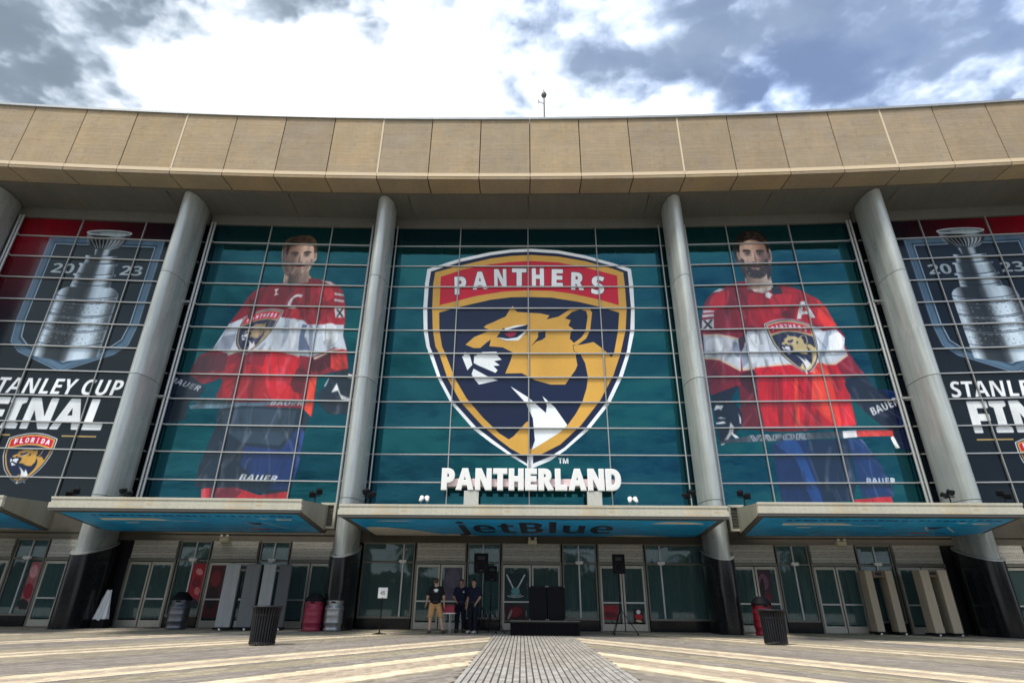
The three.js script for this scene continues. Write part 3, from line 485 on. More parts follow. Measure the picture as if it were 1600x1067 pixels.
  // cloth: many soft creases laid only where something is already printed
  const creases = (n, x0, x1, y0, y1, seed, lean = 0) => {
    ctx.save(); ctx.globalCompositeOperation = 'source-atop'; ctx.lineCap = 'round';
    for (let i = 0; i < n; i++) { const x = lerp(x0, x1, hash(i, seed)), y = lerp(y0, y1, hash(i, seed + 1)), L = 30 + hash(i, seed + 2) * 170, a = (hash(i, seed + 3) - 0.5) * 1.1 + lean + (x - (x0 + x1) / 2) * 0.0016, dk = hash(i, seed + 4) > 0.42; ctx.beginPath(); ctx.moveTo(x, y); ctx.quadraticCurveTo(x + Math.sin(a) * L * 0.5 + (hash(i, seed + 5) - 0.5) * 40, y - L * 0.5, x + Math.sin(a) * L, y - Math.cos(a) * L); const w = 4 + hash(i, seed + 6) ** 2 * 26; for (const [k, al] of [[1, 0.06], [0.6, 0.06], [0.3, 0.07]]) { ctx.lineWidth = w * k; ctx.strokeStyle = dk ? `rgba(14,8,18,${al * 1.25})` : `rgba(255,236,228,${al * 0.75})`; ctx.stroke(); } }
    ctx.restore();
  };
  return { P, S, O, L, txt, otl, shield, emb, ctx, face, creases };
}
const ART = {
  shield({ shield }) { shield(); },
  one({ P, S, txt, emb, face, creases }) {
S('#7d1224',[-47,1535,-102,1522,-164,1497,-201,1450,-222,1390,-260,1307,-310,1171,-364,1135,-384,1056,-387,1034,-313,996,-271,1011,-234,1023,-232,977,-226,925,13,892,163,881,200,848,204,971,198,1041,325,1075,333,1092,319,1175,290,1260,292,1311,283,1407,254,1498,205,1540,141,1557,86,1564,24,1529]);
P('#991322',[110,1543,205,1537,254,1498,281,1407,289,1311,145,1309,101,1345,64,1329,-4,1342,2,1463,32,1525]);
P('#b9c3cf',[-262,1302,-210,1331,-147,1339,-17,1344,90,1330,113,1307,158,1309,288,1309,290,1253,318,1175,260,1187,159,1137,101,1144,-51,1175,-189,1165,-235,1148,-309,1169]);
P('#8a93a6',[-219,1251,-202,1294,-227,1165,-309,1169,-279,1235]);
P('#5f6a86',[88,1308,113,1307,106,1246,147,1173,90,1170,84,1242]);
P('#98a3b5',[-2,1335,31,1328,29,1227,5,1184,9,1270]);
P('#c9b9a4',[-235,1148,-189,1165,-51,1175,101,1144,99,1133,-49,1162,-186,1154,-233,1137]);
S('#b8101f',[-42,1162,95,1137,109,1097,97,1004,132,931,6,932,-37,1023,-77,1094,-60,1086]);
P('#95121f',[-229,1091,-77,1094,-37,1023,-7,929,-214,933,-227,1019]);
P('#5d0f1d',[101,1082,146,1069,145,956,104,962,78,1004]);
P('#e2452c',[162,1033,198,1041,200,849,159,884,164,956]);
P('#d8322a',[238,1160,313,1175,336,1085,276,1070,241,1098]);
P('#4f0e1c',[163,1131,244,1167,254,1091,202,1063,170,1066]);
P('#c9b9a4',[165,1135,261,1183,312,1182,262,1173,173,1124]);
P('#56202e',[-363,1131,-235,1148,-229,1059,-382,1054]);
emb([-202,1338],[-14,1381],[-157,1143], undefined, '#b39a6c');
txt('C','#dfe3e4',[27,1433],80,62,0,{slant:0.28});
S('#b39482',[-82,1736,-41,1759,63,1762,95,1707,92,1662,75,1629,72,1589,88,1564,24,1531,-40,1533,-47,1586,-68,1642]);
P('#5e4a44',[-82,1736,-40,1753,-8,1684,-20,1635,16,1580,-23,1571,-46,1586,-68,1642]);
P('#8a7468',[-22,1567,63,1581,86,1564,24,1531,-38,1533]);
S('#3f332b',[-86,1735,-65,1797,8,1819,70,1795,96,1736,90,1694,70,1706,64,1753,13,1769,-48,1756]);
P('#6d5850',[-58,1622,-3,1613,62,1635,63,1590,13,1576,-38,1587]);
P('#221c1c',[-62,1699,-28,1701,-22,1688,-55,1679]);
P('#221c1c',[1,1713,45,1720,45,1700,8,1692]);
P('#3b2c29',[-20,1633,30,1639,28,1630,-15,1625]);
P('#7e655b',[-16,1692,-2,1692,12,1656,-13,1651]);
P('#cbb2a1',[85,1707,98,1711,100,1674,86,1658,78,1682]);
P('#cfc7c0',[-81,1498,-58,1504,-68,1480,-52,1469,-77,1461,-71,1480]);
P('#d9d4d0',[138,1555,190,1546,217,1527,186,1530]);
P('#d3cfd0',[228,1399,276,1407,285,1348,241,1347]);
P('#22202c',[239,1392,246,1393,280,1353,272,1349]);
P('#22202c',[267,1400,275,1400,252,1350,244,1351]);
P('#c9bfc2',[216,1486,264,1477,269,1464,220,1471]);
P('#c9bfc2',[220,1452,270,1443,273,1430,224,1437]);
S('#1a2233',[-468,1034,-387,1036,-333,1000,-301,972,-325,926,-354,899,-361,824,-467,820,-473,917,-467,979]);
P('#0d121f',[-436,945,-359,919,-361,824,-418,824]);
txt('BAUER','#c8ced6',[-391,993],26,150,-17,{slant:0.3});
S('#1a2436',[252,1031,313,1071,369,1057,379,1022,366,924,365,870,268,867,216,940,236,992]);
P('#e9eef0',[274,963,293,1010,318,955,372,931,371,916,325,931,303,972]);
P('#e9eef0',[341,1057,374,1047,371,1029,337,1036]);
P('#9fb0bd',[236,992,251,1033,257,1030,244,991]);
P('#5d7585',[-352,891,-210,911,-81,912,170,922,171,909,-78,894,-203,882,-342,876]);
P('#39474f',[-358,916,-159,913,-157,903,-309,897]);
txt('BAUER','#c9c9cc',[81,909],20,150,0,{slant:0.3});
P('#172234',[-221,875,-117,895,149,887,192,841,181,768,179,628,165,524,66,505,-79,532,-241,530,-245,622,-228,711,-211,802]);
P('#2b3a4c',[-200,868,-88,884,132,874,129,774,83,715,-82,726,-183,789]);
P('#1a2f68',[147,800,183,775,178,615,161,529,69,522,80,627,87,690,112,728]);
P('#1d2f62',[-67,713,86,696,81,590,-16,582,-68,625]);
P('#2a4486',[154,820,183,775,179,628,162,615]);
txt('BAUER','#d4dae0',[18,573],28,165,-2,{slant:0.3});
P('#b5242c',[-213,525,-79,533,36,501,148,518,166,479,-201,475]);
P('#6d1f2c',[-180,527,-79,533,-39,515,-68,480,-169,475]);
    S('#d2b5a4',[-22,1745,22,1752,59,1743,66,1718,14,1719,-12,1708]);
    S('#d0b09d',[17,1680,67,1690,72,1657,47,1641,22,1648]);
    S('#d8bcab',[-12,1700,-3,1702,9,1664,2,1658]);
    S('#3a2a26',[-63,1702,-26,1708,-17,1695,-22,1680,-54,1679]);
    S('#2a1f1d',[2,1717,54,1726,60,1710,38,1695,8,1696]);
    S('#55423c',[-60,1650,-22,1643,-22,1603,-45,1602]);
    S('#4d3c37',[-19,1638,33,1644,30,1627,-14,1622]);
    S('#9c7f72',[-11,1619,29,1623,19,1604,-1,1602]);
    S('#4a3b31',[-74,1748,-53,1791,10,1809,65,1789,84,1760,18,1780,-42,1766]);
    S('#5a1019',[-193,1443,-145,1399,-158,1332,-179,1339]);
    S('#6b0d18',[68,1510,92,1527,109,1374,97,1344]);
    S('#d02535',[128,1512,186,1528,215,1467,173,1436]);
    S('#7a0f1c',[133,1435,173,1346,146,1323]);
    S('#c11a2a',[17,1373,53,1396,69,1337,29,1343]);
    S('#d3dae2',[25,1328,64,1325,68,1228,55,1185]);
    S('#d6dde4',[186,1302,243,1310,267,1231,214,1195]);
    S('#7d879b',[121,1301,142,1287,155,1159,141,1172]);
    S('#c41f30',[-2,1081,43,1089,66,996,34,954]);
    S('#7c0f19',[-114,1079,-86,1072,-80,938,-101,945]);
    S('#881420',[-193,1077,-164,1063,-159,944,-180,950]);
    creases(260, -420, 380, 500, 1560, 21);
    face(18, 1690, 82, 118, { light: 1, tilt: 4, skin: [[0, '#6e5347'], [0.3, '#a17e6d'], [0.6, '#e0bba6'], [1, '#e8c5b0']], neck: [[0, '#3f2f2a'], [0.6, '#8d7062'], [1, '#a78777']], brow: '#30231d', hair: [[0, '#241c18'], [0.6, '#4a3a30'], [1, '#5b4a3d']] });
  },
  two({ P, S, txt, otl, emb, face, creases }) {
S('#7d1224',[-107,1542,-156,1539,-216,1512,-276,1481,-321,1425,-344,1355,-357,1278,-353,1233,-361,1196,-356,1137,-358,1073,-355,1035,-355,962,-335,962,-221,997,-228,911,-243,813,-72,784,189,802,249,812,250,898,246,1020,338,1047,309,1093,328,1069,301,1142,287,1193,297,1237,272,1297,246,1390,216,1437,133,1495,69,1517,12,1507]);
P('#b01523',[-103,1477,-21,1475,53,1506,133,1494,216,1437,246,1390,272,1297,174,1299,76,1340,-63,1312,-80,1289,-131,1305]);
P('#d8322a',[216,1437,246,1390,274,1293,221,1276,195,1337]);
P('#b9c3cf',[-350,1254,-273,1255,-190,1231,-191,1157,-201,1078,-290,1137,-358,1143]);
P('#b9c3cf',[-146,1274,-69,1278,172,1292,206,1267,267,1274,296,1229,281,1178,290,1149,223,1104,133,1102,-21,1106,-194,1082,-191,1157,-192,1216]);
P('#3a2430',[-191,1231,-143,1274,-168,1194,-191,1156]);
P('#8694a8',[-191,1157,-168,1194,-117,1230,-162,1113,-193,1085]);
P('#8f9db0',[219,1264,246,1267,194,1151,153,1109,185,1195]);
P('#c9b9a4',[-350,1259,-272,1261,-187,1238,-191,1226,-274,1249,-351,1247]);
P('#c9b9a4',[-358,1145,-290,1137,-200,1080,-205,1068,-292,1125,-360,1132]);
P('#c9b9a4',[-194,1082,-21,1106,133,1102,223,1104,290,1149,290,1139,223,1093,130,1090,-23,1094,-194,1071]);
P('#b60f1d',[-139,1085,14,1098,182,1095,229,1095,257,984,248,812,-45,791,-140,805,-154,917]);
S('#d5311f',[92,1082,182,1095,192,927,185,809,133,837,86,922]);
P('#d83a24',[28,1031,44,1031,11,807,-9,808]);
P('#cc1c25',[226,906,249,920,248,812,197,809]);
P('#5d0f1d',[-225,997,-144,1055,-147,917,-140,805,-240,792,-228,911]);
S('#3c0c16',[-205,1056,-141,1070,-146,960,-179,964,-212,1012]);
emb([-60,1308],[159,1300],[91,1054], undefined, '#dcc88c');
txt('A','#dfe3e4',[144,1381],92,88,4,{slant:0.1});
S('#b39482',[-123,1754,-97,1781,-38,1793,24,1777,43,1740,46,1680,29,1621,15,1523,11,1503,-86,1497,-107,1538,-104,1600,-125,1651,-137,1668]);
P('#6b534b',[-121,1754,-94,1781,-74,1744,-105,1684,-93,1625,-104,1600,-125,1651,-137,1668]);
P('#d8c6b8',[-93,1517,-47,1524,20,1551,19,1498,-35,1476,-75,1485]);
S('#1d1819',[-135,1767,-99,1815,-30,1837,23,1813,45,1766,41,1727,23,1767,-38,1793,-104,1762,-129,1658,-138,1702]);
S('#33292a',[-120,1634,-77,1637,-45,1619,-15,1629,33,1634,26,1580,-13,1540,-67,1531,-103,1565]);
P('#a17f74',[-61,1627,-23,1628,-27,1613,-59,1612]);
P('#1b1516',[-97,1714,-55,1710,-54,1696,-96,1699]);
P('#1b1516',[-19,1712,28,1717,25,1699,-20,1696]);
P('#7d6154',[-43,1708,-32,1708,-35,1657,-57,1656]);
P('#e9eef0',[-24,1479,-6,1483,34,1442,47,1454,46,1438,25,1426,43,1414,22,1411,13,1435,-25,1455]);
P('#232b33',[12,1507,56,1506,58,1457,29,1450,8,1483]);
P('#c9c9cc',[-275,1485,-237,1506,-211,1502,-240,1488]);
P('#c9bfc2',[-333,1386,-281,1389,-280,1376,-335,1372]);
P('#c9bfc2',[-340,1363,-284,1368,-285,1353,-342,1347]);
P('#d3cfd0',[-345,1333,-288,1343,-296,1281,-353,1282]);
P('#22202c',[-340,1332,-330,1333,-297,1287,-308,1282]);
P('#22202c',[-302,1337,-290,1339,-340,1283,-350,1284]);
S('#10162a',[-342,955,-271,983,-227,997,-264,936,-233,882,-240,816,-294,758,-345,750,-347,827,-355,912]);
P('#e9eef0',[-339,908,-306,906,-319,883,-328,890,-352,883]);
P('#b8c0c8',[-344,848,-323,854,-298,844,-325,844]);
P('#e9eef0',[-350,827,-313,834,-304,823,-348,819]);
P('#e9eef0',[-286,830,-274,806,-282,779,-244,745,-255,738,-290,772,-332,725,-345,726,-301,779]);
P('#c8ccd2',[-247,874,-238,847,-241,821,-247,821,-245,854]);
S('#0e1630',[246,1006,338,1047,376,975,474,952,491,874,493,779,484,713,408,705,393,760,327,842,278,905]);
S('#0f2350',[386,974,475,944,490,785,428,793,454,903,411,946]);
txt('BAUER','#dfe5ea',[388,895],34,140,22,{slant:0.15});
P('#39434f',[-345,745,-205,768,186,785,182,757,-15,747,-347,735]);
P('#d8dade',[186,785,244,788,240,758,182,755]);
P('#c9352c',[244,788,396,788,393,762,241,760]);
otl('VAPOR','#aab4bf',[-93,760],25,240,2);
P('#e9eef0',[378,755,391,760,405,710,387,707]);
P('#0f2450',[-127,731,24,748,25,677,30,561,43,482,-128,482,-129,613]);
P('#0d1f3c',[29,743,200,752,188,555,162,493,43,482,30,561,25,677]);
P('#122f66',[200,750,259,748,308,643,330,554,330,509,201,504,199,611]);
S('#1a3f7c',[-108,731,-16,740,15,612,38,487,-4,487,-34,651]);
txt('BAUER','#cdd6e0',[291,570],26,120,0,{slant:0.1});
P('#c42230',[165,494,316,507,318,475,158,476]);
    S('#c9a590',[-98,1753,-40,1778,15,1763,4,1741,-47,1739,-99,1723]);
    S('#c6a08c',[-20,1686,33,1685,26,1647,-14,1639,-32,1657]);
    S('#caa893',[-101,1688,-59,1687,-68,1654,-96,1654]);
    S('#d6b6a2',[-42,1717,-29,1716,-31,1669,-44,1666]);
    S('#1b1516',[-103,1719,-60,1721,-49,1704,-58,1690,-98,1693]);
    S('#1b1516',[-21,1712,29,1723,33,1706,17,1694,-20,1692]);
    S('#4d3934',[-60,1659,-24,1660,-32,1650,-56,1649]);
    S('#2a2223',[-114,1650,-97,1625,-99,1567,-114,1608]);
    S('#b98d80',[-60,1624,-25,1625,-32,1613,-57,1612]);
    S('#181416',[-126,1780,-90,1823,-22,1843,31,1815,49,1757,19,1789,-36,1806,-93,1784]);
    S('#7d0e1b',[-146,1510,-110,1477,-124,1351,-154,1291,-153,1383]);
    S('#c51c2b',[-278,1465,-197,1495,-216,1416,-295,1386]);
    S('#6a0d18',[-202,1415,-171,1352,-192,1261,-205,1307]);
    S('#cf2330',[3,1459,100,1464,56,1379,0,1364]);
    S('#7b0d18',[40,1364,103,1409,89,1339,42,1337]);
    S('#d9e0e8',[-330,1233,-263,1232,-278,1173,-343,1181]);
    S('#d5dde6',[-142,1238,-93,1252,-121,1127,-149,1113]);
    S('#7f8ca0',[-219,1216,-193,1209,-197,1143,-221,1158]);
    S('#dfe5ec',[226,1238,281,1252,271,1178,220,1150]);
    S('#8b0c16',[-57,1010,-22,1054,-61,812,-81,805]);
    S('#e8402c',[139,1051,170,1007,150,858,122,879]);
    S('#8d0d17',[92,1052,106,1022,50,811,32,818]);
    S('#9c101b',[209,1065,236,1006,213,963]);
    creases(260, -440, 400, 500, 1540, 61);
    face(-42, 1690, 84, 138, { light: -1, tilt: -3, beard: true, skin: [[0, '#d8ae98'], [0.3, '#e4bea8'], [0.62, '#c39a86'], [1, '#8a6a5c']], neck: [[0, '#80665a'], [0.5, '#a78a7b'], [1, '#c9b7a8']], brow: '#1d1512', hair: [[0, '#15110f'], [0.6, '#221b18'], [1, '#1a1513']] });
  },
  cup(A, side) {
    const { P, S, O, L, txt, emb, ctx } = A;
    P('#0b0e16', [-600, 400, 600, 400, 600, 1900, -600, 1900]);
    // burgundy beyond the frame's outer side and along the top, fading towards the middle of the building
    const band = (x0, y0, x1, y1, gx0, gy0, gx1, gy1, a0, a1) => { const g = ctx.createLinearGradient(gx0, gy0, gx1, gy1); g.addColorStop(0, `rgba(118,9,24,${a0})`); g.addColorStop(1, `rgba(118,9,24,${a1})`); ctx.fillStyle = g; ctx.fillRect(Math.min(x0, x1), y0, Math.abs(x1 - x0), y1 - y0); };
    band(side * 230, 1180, side * 520, 1760, 0, 1760, 0, 1190, 0.95, 0);
    band(-520, 1760, 520, 1900, side * 300, 0, -side * 330, 0, 0.95, 0.05);
    P('#0d131b', [-262, 1748, 268, 1748, 268, 1290, 250, 1180, 200, 1140, 2, 1056, -196, 1140, -246, 1180, -262, 1290]);
    const rim = [-262, 1748, 268, 1748, 266, 1290, 250, 1190, 205, 1146, 2, 1060, -200, 1146, -246, 1190, -260, 1290];
    O('rgba(70,100,128,0.55)', rim, 44); O('rgba(104,134,160,0.55)', rim, 24); O('rgba(165,190,210,0.85)', [-240, 1724, 246, 1724, 244, 1296, 228, 1206, 190, 1168, 2, 1086, -186, 1168, -224, 1206, -238, 1296], 5); O('rgba(150,176,198,0.7)', [-276, 1762, 282, 1762, 281, 1286, 264, 1180, 214, 1132, 2, 1040, -210, 1132, -260, 1180, -275, 1286], 4);
    // the trophy: fluted bowl, stepped collars and a tall banded barrel, lit from the right
    const metal = (w, dim = 1) => { const g = ctx.createLinearGradient(-w, 0, w, 0), K = [[0, 205], [0.07, 232], [0.13, 150], [0.2, 58], [0.42, 46], [0.5, 92], [0.56, 196], [0.64, 240], [0.76, 250], [0.84, 200], [0.9, 120], [0.96, 84], [1, 168]]; for (const [t, v] of K) { const q = v * dim; g.addColorStop(t, `rgb(${q * 0.86 | 0},${q * 0.94 | 0},${Math.min(255, q * 1.0) | 0})`); } return g; };
    const ring = (y0, y1, w0, w1, dim) => { ctx.beginPath(); ctx.moveTo(-w0, y0); ctx.quadraticCurveTo(0, y0 - w0 * 0.13, w0, y0); ctx.lineTo(w1, y1); ctx.quadraticCurveTo(0, y1 - w1 * 0.13, -w1, y1); ctx.closePath(); ctx.fillStyle = metal(Math.max(w0, w1), dim); ctx.fill(); };
    const groove = (y, w, c = 'rgba(12,18,30,0.75)', h = 4) => { ctx.beginPath(); ctx.moveTo(-w, y); ctx.quadraticCurveTo(0, y - w * 0.26, w, y); ctx.strokeStyle = c; ctx.lineWidth = h; ctx.stroke(); };
    ctx.save(); ctx.beginPath(); ctx.moveTo(-400, 1900); ctx.lineTo(400, 1900); ctx.lineTo(400, 1158); ctx.lineTo(2, 1088); ctx.lineTo(-400, 1158); ctx.closePath(); ctx.clip();
    ctx.beginPath(); ctx.moveTo(-148, 1150 - 120); ctx.lineTo(148, 1150 - 120); ctx.lineTo(148, 1436); ctx.quadraticCurveTo(140, 1476, 78, 1486); ctx.lineTo(-78, 1486); ctx.quadraticCurveTo(-140, 1476, -148, 1436); ctx.closePath(); ctx.fillStyle = metal(148, 0.97); ctx.fill();
    for (const y of [1436, 1410, 1340, 1332, 1262, 1254, 1184]) { groove(y, 148); groove(y - 5, 148, 'rgba(225,238,250,0.5)', 2.5); }
    ctx.restore();
    ring(1482, 1545, 96, 90, 0.92); ring(1545, 1557, 102, 102, 1.0); ring(1557, 1606, 90, 84, 0.9); ring(1606, 1617, 93, 93, 1); ring(1617, 1652, 74, 67, 0.9); ring(1652, 1663, 76, 76, 1); ring(1663, 1702, 34, 42, 0.8);
    for (const [y, w] of [[1500, 86], [1560, 82], [1625, 72]]) groove(y, w);
    ctx.beginPath(); ctx.moveTo(-108, 1800); ctx.bezierCurveTo(-106, 1735, -70, 1704, -34, 1700); ctx.lineTo(34, 1700); ctx.bezierCurveTo(70, 1704, 106, 1735, 108, 1800); ctx.closePath(); ctx.fillStyle = metal(108, 0.62); ctx.fill();
    for (let i = -9; i <= 9; i++) { ctx.beginPath(); ctx.moveTo(i * 10.5, 1768); ctx.quadraticCurveTo(i * 9 + 8, 1735, i * 5, 1708); ctx.strokeStyle = i % 2 ? 'rgba(14,20,28,0.8)' : 'rgba(205,218,226,0.55)'; ctx.lineWidth = 4; ctx.stroke(); }
    ctx.beginPath(); ctx.ellipse(0, 1800, 110, 15, 0, 0, 7); ctx.fillStyle = '#5f6c72'; ctx.fill(); ctx.strokeStyle = '#b9c6cc'; ctx.lineWidth = 6; ctx.stroke(); ctx.beginPath(); ctx.ellipse(18, 1796, 66, 8, 0, 0, 7); ctx.fillStyle = '#93a3a8'; ctx.fill();
    txt('20', '#a4b2ba', [-160, 1583], 54, 112, 0); txt('23', '#a4b2ba', [170, 1581], 54, 112, 0);
    for (let r = 0; r < 12; r++) for (let i = 0; i < 26; i++) { const y = 1424 - r * 22 - (r > 3 ? 8 : 0), x = -138 + i * 10.8; if (hash(i, r * 7) < 0.3) continue; ctx.fillStyle = hash(i, r) > 0.5 ? 'rgba(20,28,40,0.34)' : 'rgba(240,248,255,0.3)'; ctx.fillRect(x, y - (1 - (x / 148) ** 2) * 19, 7, 4 + hash(i, r * 3) * 3); }
    txt('STANLEY CUP', '#e4e8ea', [4, 968], 74, 600, 0, { slant: 0.12 });
    txt('FINAL', '#e4e8ea', [4, 841], 134, 530, 0, { font: '', heavy: 9, slant: 0.05 });
    P('#c0a060', [108, 738, 254, 738, 254, 744, 108, 744]); P('#c0a060', [-108, 738, -254, 738, -254, 744, -108, 744]);
    emb([-108, 728], [96, 728], [-8, 534], 'FLORIDA');
  },
};
// what a large-format print of a photograph has: soft edges, cloth and skin mottling, a little grain
function mural(size, w, draw, o = {}) {
  const cv = document.createElement('canvas'); cv.width = size; cv.height = size; const ctx = cv.getContext('2d');
  const y0 = 440, y1 = 1872, sx = size / w, sy = size / (y1 - y0);
  ctx.setTransform(sx, 0, 0, -sy, size / 2, y1 * sy); draw(artist(ctx)); ctx.setTransform(1, 0, 0, 1, 0, 0);
  let out = cv;
  if (o.blur) { out = document.createElement('canvas'); out.width = out.height = size; const c2 = out.getContext('2d'); c2.filter = `blur(${o.blur}px)`; c2.drawImage(cv, 0, 0); c2.filter = 'none'; c2.globalAlpha = 0.3; c2.drawImage(cv, 0, 0); c2.globalAlpha = 1; }
  const c3 = out.getContext('2d'), im = c3.getImageData(0, 0, size, size), d = im.data;
  for (let y = 0; y < size; y++) for (let x = 0; x < size; x++) {
    const i = (y * size + x) * 4; if (!d[i + 3]) continue;
    const u = x / size, v = y / size, n = o.cloth ? fbm(u * 26 + fbm(u * 7, v * 7, 3) * 5, v * 11, 4) - 0.5 : 0, g = fbm(u * 9 + 4, v * 9, 3) - 0.5, f = hash(x, y) - 0.5;
    const k = 1 + n * (o.cloth || 0) + g * 0.16 + f * 0.10;
    for (let c = 0; c < 3; c++) d[i + c] = clamp(d[i + c] * k * (o.dim || 1), 0, 255);
  }
  c3.putImageData(im, 0, 0);
  const t = new THREE.CanvasTexture(out); t.colorSpace = THREE.SRGBColorSpace; t.wrapS = t.wrapT = THREE.ClampToEdgeWrapping; return { t, out };
}
function film(b, label, art, bounds, o) {
  const m = thing('window_mural', label, 'window mural'), W = b.n * b.w, { t } = mural(1024, W * 100, art, o);
  const mats = [1, 0.93, 1.04].map((q) => new THREE.MeshPhysicalMaterial({ color: c3(q, q, q), map: t, alphaTest: 0.5, roughness: o.rough ?? 0.16, ior: o.ior ?? 1.55, specularColor: c3(0.72, 0.95, 1.0) }));
  const lines = Array.from({ length: b.n + 1 }, (_, i) => b.s0 + i * b.w), mid = b.s0 + W / 2;
  for (let i = 0; i < b.n; i++) for (let k = 0; k < 12; k++) {
    const xa = (lines[i] - mid) * 100, xb = (lines[i + 1] - mid) * 100, yb = rowsAll[k + 1] * 100, yt = rowsAll[k] * 100;
    if (!bounds.some(([p, q, r, s]) => xb > p && xa < q && yt > r && yb < s)) continue;
    const g = new THREE.PlaneGeometry(b.w - 0.05, rowsAll[k] - rowsAll[k + 1] - 0.05), uv = g.attributes.uv, P = g.attributes.position;
    for (let j = 0; j < 4; j++) uv.setXY(j, 0.5 + ((xa + xb) / 200 + P.getX(j)) / W, ((yb + yt) / 200 + P.getY(j) - 4.4) / 14.32);
    g.translate(0, 0, 0.014).rotateX(b.tilt[i * 12 + k][0]).rotateY(b.tilt[i * 12 + k][1]); part('film_panel', place(g, (lines[i] + lines[i + 1]) / 2, -0.02, (rowsAll[k] + rowsAll[k + 1]) / 2), mats[Math.floor(rnd() * 3)], m);
  }
  return m;
}
film(BAYS[2], 'giant printed PANTHERS shield with tan panther head on the middle glass wall', ART.shield, [[-350, 350, 600, 1740], [-520, 520, 900, 1690]], { rough: 0.3, ior: 1.4 });
film(BAYS[1], 'giant print of bare-headed hockey player marked C, on the glass left of the shield', ART.one, [[-460, 420, 440, 1800]], { blur: 2, cloth: 0.4, dim: 1.0, ior: 1.5 });
film(BAYS[3], 'giant print of bearded hockey player marked A, on the glass right of the shield', ART.two, [[-470, 420, 440, 1800]], { blur: 2, cloth: 0.4, dim: 1.0, ior: 1.5 });
film({ ...BAYS[0] }, 'STANLEY CUP FINAL 2023 trophy print with burgundy corner at the left edge', (A) => { A.ctx.save(); A.ctx.translate(-2145 + 2132.5, 0); ART.cup(A, -1); A.ctx.restore(); }, [[-480, 480, 440, 1880]], { blur: 1.2, cloth: 0.2, rough: 0.14, ior: 1.42 });
film({ ...BAYS[4] }, 'STANLEY CUP FINAL 2023 trophy print with burgundy corner at the right edge', (A) => { A.ctx.save(); A.ctx.translate(2157 - 2132.5, 0); ART.cup(A, 1); A.ctx.restore(); }, [[-480, 480, 440, 1880]], { blur: 1.2, cloth: 0.2, rough: 0.14, ior: 1.35 });

// ---------- printed sheets under the canopies ----------
function sheet(i, label, draw, o = {}) {
  const q = canopySheets[i], cv = document.createElement('canvas'); cv.width = 1024; cv.height = 512; const c = cv.getContext('2d');
  c.fillStyle = '#16acf2'; c.fillRect(0, 0, 1024, 512); draw(c);
  const im = c.getImageData(0, 0, 1024, 512), d = im.data; for (let y = 0; y < 512; y++) for (let x = 0; x < 1024; x++) { const k = 1 + (fbm(x / 60, y / 60, 4) - 0.5) * 0.3 + (hash(x, y) - 0.5) * 0.06, n = (y * 1024 + x) * 4; for (let e = 0; e < 3; e++) d[n + e] = clamp(d[n + e] * k, 0, 255); } c.putImageData(im, 0, 0);
  const t = new THREE.CanvasTexture(cv); t.colorSpace = THREE.SRGBColorSpace;
  const P = [], U = [], I = [], N = 12; for (let b = 0; b <= N; b++) for (let a = 0; a <= N; a++) { const f = lerp2(q[0], q[1], a / N), r = lerp2(q[3], q[2], a / N), p = lerp2(f, r, b / N); P.push(p[0], YS - 0.058 - 0.003 * Math.sin(a * 2.1 + b), p[1]); U.push(a / N, 1 - b / N); }
  for (let b = 0; b < N; b++) for (let a = 0; a < N; a++) { const k = b * (N + 1) + a; I.push(k, k + 1, k + N + 1, k + 1, k + N + 2, k + N + 1); }
  const g = new THREE.BufferGeometry(); g.setAttribute('position', new THREE.Float32BufferAttribute(P, 3)); g.setAttribute('uv', new THREE.Float32BufferAttribute(U, 2)); g.setIndex(I); g.computeVertexNormals();
  tag(part('canopy_banner', g, std([1, 1, 1], 0.42, 0, { map: t })), label, 'banner');
}
const cream = '#ece6da', navy = '#030a34';
const cloud = (c, pts) => { c.fillStyle = cream; c.beginPath(); c.moveTo(...pts[0]); for (let i = 1; i < pts.length; i++) { const [a, b, e, f] = pts[i]; c.quadraticCurveTo(a, b, e, f); } c.closePath(); c.fill(); };
sheet(0, 'blue jetBlue banner with cream clouds under the middle canopy', (c) => {
  cloud(c, [[0, 512], [0, 300, 10, 235], [60, 205, 130, 300], [190, 380, 222, 470], [270, 400, 330, 512]]);
  cloud(c, [[62, 66], [92, 30, 168, 50], [190, 62, 62, 66]]);
  cloud(c, [[850, 92], [880, 18, 930, 40], [990, 50, 1000, 92], [990, 104, 850, 92]]);
  cloud(c, [[738, 512], [800, 420, 872, 470], [930, 480, 940, 512]]);
  c.save(); c.translate(512 + 6, 0); c.fillStyle = navy; c.font = 'bold 200px sans-serif'; c.textAlign = 'center'; const w = c.measureText('jetBlue').width; c.scale(475 / w, 2.25); c.fillText('jetBlue', 0, 176);  c.restore();
});
